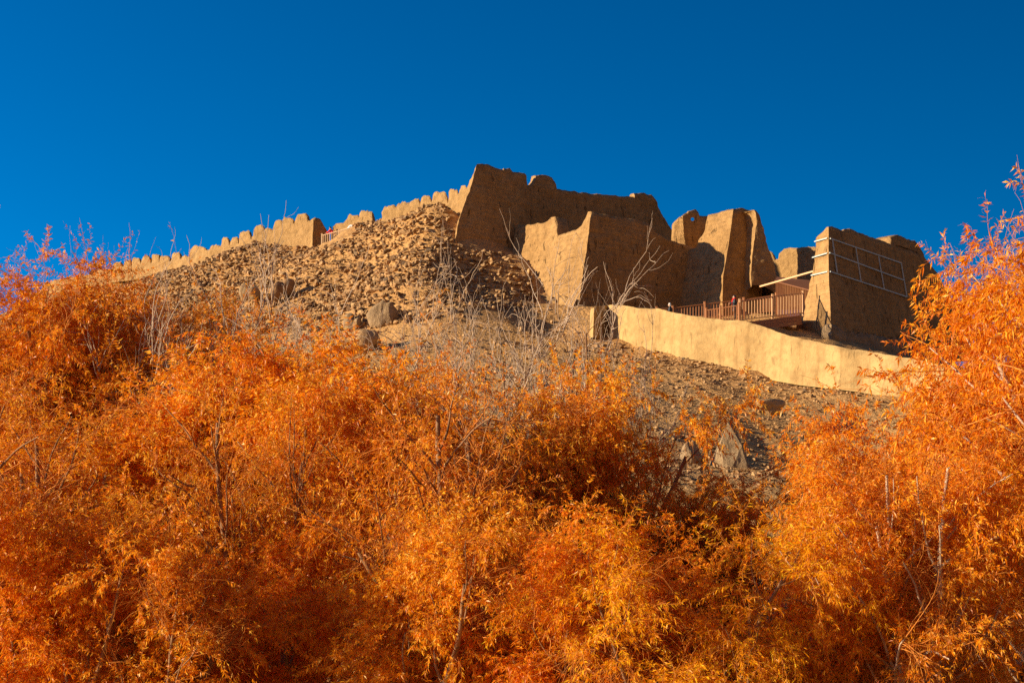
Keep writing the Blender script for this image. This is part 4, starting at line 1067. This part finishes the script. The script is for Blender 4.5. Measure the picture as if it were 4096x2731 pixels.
def willow(seed, H=7.0, stems=6, spread=0.42, n1=9, n2=8, n3=8, leaves=24, leaf=0.085, lw=0.245, cut_hi=2.0, cut_soft=0.08, cut_lo=0.12, droop=0.5,
           trunk_r=0.09, bare=0.0, twig_len=0.75, lean=(0, 0), low=0.12, thin=0.10, whips=0, gap=-0.17):
    r = np.random.default_rng(seed)
    a = r.uniform(0, 2 * math.pi, stems) + np.arange(stems) * 2.4; sp = spread * r.uniform(0.35, 1.25, stems)
    d0 = unit_rows(np.stack([np.cos(a) * sp + lean[0], np.sin(a) * sp + lean[1], np.ones(stems)], -1))
    s0 = np.stack([np.cos(a) * 0.12, np.sin(a) * 0.12, np.full(stems, -0.4)], -1)
    L0 = H * r.uniform(0.62, 0.92, stems); P0 = walk(s0, d0, L0, 14, r, 0.06, 0.35); R0 = taper(trunk_r * r.uniform(0.6, 1.15, stems), 14, 0.3)
    s, T, q, i, t = sprout(P0, R0, n1, low, 0.98, r)
    d1 = unit_rows(T * 0.75 + perp(T, r) * r.uniform(0.45, 0.95, len(s))[:, None] + [0, 0, 0.15])
    P1 = walk(s, d1, H * (0.40 - 0.20 * t) * r.uniform(0.7, 1.25, len(s)), 10, r, 0.10, 0.5 * r.random(len(s))); R1 = taper(np.minimum(q * 0.55, 0.035), 10, 0.35)
    s, T, q, i, t = sprout(P1, R1, n2, 0.15, 1.0, r)
    d2 = unit_rows(T * 0.7 + perp(T, r) * 0.75)
    hh = s[:, 2] / H
    kp = (hh < cut_hi - 0.02) | (r.random(len(s)) < max(thin, 0.25)); s, d2, hh, q = s[kp], d2[kp], hh[kp], q[kp]
    P2 = walk(s, d2, H * 0.145 * r.uniform(0.6, 1.4, len(s)), 8, r, 0.14, np.where(hh > cut_hi - 0.1, 0.9, -droop * r.random(len(s)))); R2 = taper(np.minimum(q * 0.6, 0.012), 8, 0.4)
    s, T, q, i, t = sprout(P2, R2, n3, 0.1, 1.0, r)
    d3 = unit_rows(T * 0.7 + perp(T, r) * 0.7)
    hh = s[:, 2] / H
    kp = (hh < cut_hi - 0.02) | (r.random(len(s)) < thin); s, d3, hh = s[kp], d3[kp], hh[kp]
    up = hh > cut_hi - 0.05
    P3 = walk(s, d3, twig_len * r.uniform(0.45, 1.25, len(s)), 6, r, 0.16, np.where(up, 0.7, -droop * 2.0 * r.random(len(s)))); R3 = taper(np.full(len(s), 0.0034), 6, 0.45)
    if whips:
        w, Tw, qw, _, _ = sprout(P1, R1, whips, 0.5, 1.0, r); k = w[:, 2] / H > cut_hi - 0.35; w, Tw = w[k], Tw[k]
        W = walk(w, unit_rows(Tw * 0.7 + perp(Tw, r) * 0.5 + [0, 0, 0.75]), H * 0.22 * r.uniform(0.5, 1.3, len(w)), 10, r, 0.20, 0.25); RW = taper(np.full(len(w), 0.016), 10, 0.35)
        w2, T2, q2_, _, _ = sprout(W, RW, 3, 0.2, 0.9, r)
        WB = walk(w2, unit_rows(T2 + perp(T2, r) * 0.8), H * 0.09 * r.uniform(0.5, 1.3, len(w2)), 10, r, 0.22, 0.2); W = np.concatenate([W, WB]); RW = np.concatenate([RW, taper(np.full(len(w2), 0.0075), 10, 0.4)])
    # leaves along the twigs
    leaves = int(leaves * 1.35); n = len(P3); i = np.repeat(np.arange(n), leaves); t = r.uniform(0.05, 1.0, len(i)) * 4.999; k = t.astype(int); f = (t - k)[:, None]
    b = P3[i, k] * (1 - f) + P3[i, k + 1] * f; T = unit_rows(P3[i, k + 1] - P3[i, k])
    rel = b[:, 2] / H
    dens = fbm(b / 0.9, 2, seed + 3)
    keep = (rel < cut_hi + r.normal(size=len(b)) * cut_soft) & (rel > cut_lo + r.normal(size=len(b)) * 0.04) & (r.random(len(b)) > bare) & (dens + r.normal(size=len(b)) * 0.07 > gap)
    b, T = b[keep], T[keep]; m = len(b)
    D = unit_rows(T * 0.55 + perp(T, r) * 0.75 + [0, 0, -0.35 * droop]); L = leaf * r.uniform(0.55, 1.25, m)
    W_ = perp(D, r); wid = L * lw * r.uniform(0.6, 1.3, m) * 0.5; Nn = np.cross(D, W_)
    mid = b + D * (L * 0.45)[:, None] + Nn * (L * 0.06 * r.normal(size=m))[:, None]
    tip = b + D * L[:, None] - Nn * (L * 0.16 * r.random(m))[:, None] + [0, 0, -0.012]
    LV = np.stack([b, mid + W_ * wid[:, None], tip, mid - W_ * wid[:, None]], 1).reshape(-1, 3)
    LQ = np.arange(m * 4).reshape(-1, 4)
    out = {'leaf': (LV, LQ)}
    v, q = tubes(P0, R0, 9); v1, q1 = tubes(P1, R1, 5); out['trunk'] = (np.r_[v, v1], np.r_[q, q1 + len(v)])
    v, q = tubes(P2, R2, 4); v3, q3 = tubes(P3, R3, 3)
    if whips and len(W):
        vw, qw = tubes(W, RW, 4); v3, q3 = np.r_[v3, vw], np.r_[q3, qw + len(v3)]
    out['twig'] = (np.r_[v, v3], np.r_[q, q3 + len(v)])
    return out
PROTO = {}
def proto(key, leafmat, barkmat, twigmat, **kw):
    d = willow(**kw); me = {}
    for k, mat in (('trunk', barkmat), ('twig', twigmat), ('leaf', leafmat)):
        me[k] = mesh_from(key + '_' + k, *d[k], smooth=(k != 'leaf')); me[k].materials.append(mat)
    src = d['leaf'][0][:, 2] if kw.get('cut_hi', 2) > 0.8 else d['twig'][0][:, 2]
    PROTO[key] = (me, float(np.percentile(src, 99.6)))
proto('tall_a', LEAF_ORANGE, BARK, TWIG, seed=1, H=9.0, stems=7, spread=0.34, n1=10, n2=9, n3=8, leaves=30, leaf=0.095, cut_hi=0.95, trunk_r=0.12, whips=1)
proto('tall_b', LEAF_AMBER, BARK, TWIG, seed=2, H=9.0, stems=8, spread=0.40, n1=10, n2=8, n3=8, leaves=30, leaf=0.095, cut_hi=0.93, trunk_r=0.11)
proto('bare_a', LEAF_ORANGE, BARK, BARK_PALE, seed=3, H=8.6, stems=6, spread=0.30, n1=7, n2=6, n3=5, leaves=34, leaf=0.09, cut_hi=0.68, cut_soft=0.05, trunk_r=0.085, whips=4)
proto('bare_b', LEAF_AMBER, BARK, BARK_PALE, seed=4, H=8.6, stems=7, spread=0.36, n1=7, n2=6, n3=5, leaves=34, leaf=0.09, cut_hi=0.66, cut_soft=0.05, trunk_r=0.085, whips=4)
proto('bough', LEAF_AMBER, BARK, TWIG, seed=14, H=6.6, stems=9, spread=0.30, n1=7, n2=6, n3=6, leaves=26, leaf=0.085, trunk_r=0.11, bare=0.55, twig_len=0.6, droop=0.5, lean=(-0.5, 0.0), low=0.45, cut_lo=0.3)
proto('mid_a', LEAF_ORANGE, BARK, TWIG, seed=5, H=5.6, stems=6, spread=0.50, n1=9, n2=8, n3=8, leaves=28, leaf=0.085, trunk_r=0.09, cut_lo=0.2, twig_len=0.6, droop=0.7)
proto('mid_b', LEAF_AMBER, BARK, TWIG, seed=6, H=5.6, stems=7, spread=0.55, n1=8, n2=8, n3=8, leaves=28, leaf=0.085, trunk_r=0.09, cut_lo=0.2, twig_len=0.6, droop=0.6)
proto('gold', LEAF_GOLD, BARK, TWIG, seed=7, H=4.2, stems=7, spread=0.60, n1=8, n2=8, n3=7, leaves=28, leaf=0.08, lw=0.17, trunk_r=0.05, twig_len=0.55, droop=0.9)
proto('near', LEAF_AMBER, BARK_PALE, TWIG, seed=8, H=6.6, stems=7, spread=0.34, n1=10, n2=9, n3=8, leaves=24, leaf=0.092, lw=0.22, trunk_r=0.10, cut_lo=0.34, twig_len=0.6, droop=0.8)
proto('near_b', LEAF_ORANGE, BARK_PALE, TWIG, seed=9, H=6.6, stems=6, spread=0.45, n1=10, n2=8, n3=8, leaves=24, leaf=0.092, lw=0.22, trunk_r=0.10, cut_lo=0.34, twig_len=0.6, droop=0.9)

TREES = [
 # key, px, Y, top py, rz, width factor, label
 ('tall_a', -150, 34, 1050, 0.3, 1.0, 'orange willow at the far left edge, its top against the sky'),
 ('tall_b', 60, 36, 1090, 1.9, 0.95, 'orange willow near the left edge with bare grey tips against the sky'),
 ('tall_a', 300, 35, 1150, 4.1, 0.9, 'orange willow with thin bare tips below the far end of the battlement wall'),
 ('tall_b', 540, 37, 1200, 3.0, 0.85, 'orange willow in front of the lower ridge slope, left of the bare twigs'),
 ('tall_a', 730, 36, 1270, 1.2, 0.7, 'orange willow just left of the lone sprig, below the ridge'),
 ('bare_a', 800, 35, 1000, 0.8, 0.8, 'willow with a lone orange sprig rising in front of the battlement wall'),
 ('bare_b', 1010, 33, 1070, 2.2, 0.75, 'half bare willow in front of the dark boulder of the stone pile'),
 ('bare_a', 1210, 31, 1030, 5.0, 0.75, 'half bare willow with pale twigs in front of the middle of the stone pile'),
 ('bare_b', 1420, 32, 1120, 3.9, 0.6, 'slender half bare willow right of the middle of the stone pile'),
 ('bare_b', 2040, 29, 1080, 0.2, 0.75, 'half bare willow with a dense tangle of pale twigs left of the bastion foot'),
 ('bare_a', 1900, 29, 1010, 2.6, 0.78, 'half bare willow whose pale twigs cross the dark slope below the tallest keep'),
 ('bare_b', 2210, 28, 920, 1.2, 0.72, 'half bare willow whose highest twigs cross the sunlit bastion face'),
 ('mid_a', 2380, 27, 1640, 0.5, 0.5, 'small orange willow at the left edge of the open earth slope'),
 ('mid_a', 60, 25, 1400, 0.9, 1.25, 'bright orange willow filling the left edge at half height'),
 ('mid_b', 470, 26, 1450, 2.4, 1.2, 'orange willow below the ridge slope with long dark leaning boughs'),
 ('mid_a', 900, 27, 1430, 3.6, 1.1, 'deep orange willow standing in shade left of centre'),
 ('mid_b', 1300, 26, 1430, 5.1, 1.0, 'orange willow in the gap under the half bare twigs'),
 ('mid_a', 1780, 24, 1370, 1.4, 1.05, 'orange willow in the middle with dark boughs fanning up to the left'),
 ('bough', 2080, 19.5, 1400, 0.0, 0.9, 'thin leaved willow in the middle with bare boughs leaning up to the left'),
 ('bough', 1190, 20.0, 1400, -0.9, 0.7, 'dark stemmed willow left of the middle with few leaves in its upper boughs'),
 ('bough', 380, 20.0, 1500, 0.15, 1.1, 'thin leaved willow at the left with thick boughs reaching out to the left'),
 ('mid_b', 2120, 25, 1440, 2.9, 0.8, 'orange willow in the middle just left of the open earth slope'),
 ('mid_a', 2600, 27, 1930, 4.4, 1.0, 'low rust coloured willow below the small flat faced boulder'),
 ('mid_b', 2980, 26, 1940, 0.2, 1.0, 'low rust coloured willow below the large pointed boulder'),
 ('mid_a', 3500, 24, 1680, 5.6, 0.75, 'orange willow at the right edge of the open earth slope'),
 ('mid_b', 3820, 22, 1400, 3.3, 0.8, 'orange willow partly hiding the lower end of the plastered wall'),
 ('near', 4440, 17.5, 850, 0.4, 0.8, 'tall orange willow at the right edge reaching up into the sky'),
 ('near_b', 4170, 19.5, 1030, 2.0, 0.66, 'orange willow in front of the right end of the strip lit tower'),
 ('near_b', 4560, 18, 1000, 4.2, 1.0, 'orange willow cut off by the right edge of the picture'),
 ('near', 3620, 16.5, 1760, 1.5, 0.9, 'orange willow with pale arching stems in the lower right'),
 ('mid_a', 130, 17.5, 1880, 2.9, 1.05, 'glowing orange willow in the bottom left corner'),
 ('mid_b', 640, 17.0, 2010, 5.2, 1.0, 'glowing orange willow along the bottom, left of the dark hollow'),
 ('mid_a', 1150, 19.0, 2080, 0.0, 1.0, 'dull orange willow behind the dark hollow at the bottom'),
 ('mid_b', 1680, 17.5, 2000, 1.7, 1.0, 'orange willow at the bottom middle with a sunlit crown'),
 ('mid_a', 2150, 16.5, 2060, 3.8, 1.0, 'orange willow at the bottom just left of the golden one'),
 ('gold', 2800, 16.0, 2040, 0.6, 1.15, 'golden yellow willow at the bottom right of centre'),
 ('gold', 3180, 17.5, 2060, 2.4, 1.0, 'golden brown willow between the golden yellow one and the pale stems'),
]
for key, px, Y, top, rz, wf, label in TREES:
    me, H = PROTO[key]; p = at(px, top, Y); g = float(ground_z(p[0], p[1])); s = (p[2] - g) / H
    t = thing('willow_tree', label, 'tree', (p[0], p[1], g), rz, 'autumn willows in front of the fort hill')
    w = max(s, 0.7) * wf
    for k, nm in (('trunk', 'trunk'), ('twig', 'twigs'), ('leaf', 'crown')):
        o = bpy.data.objects.new(nm, me[k]); C.objects.link(o); o.parent = t
        o.scale = (w, w, s)
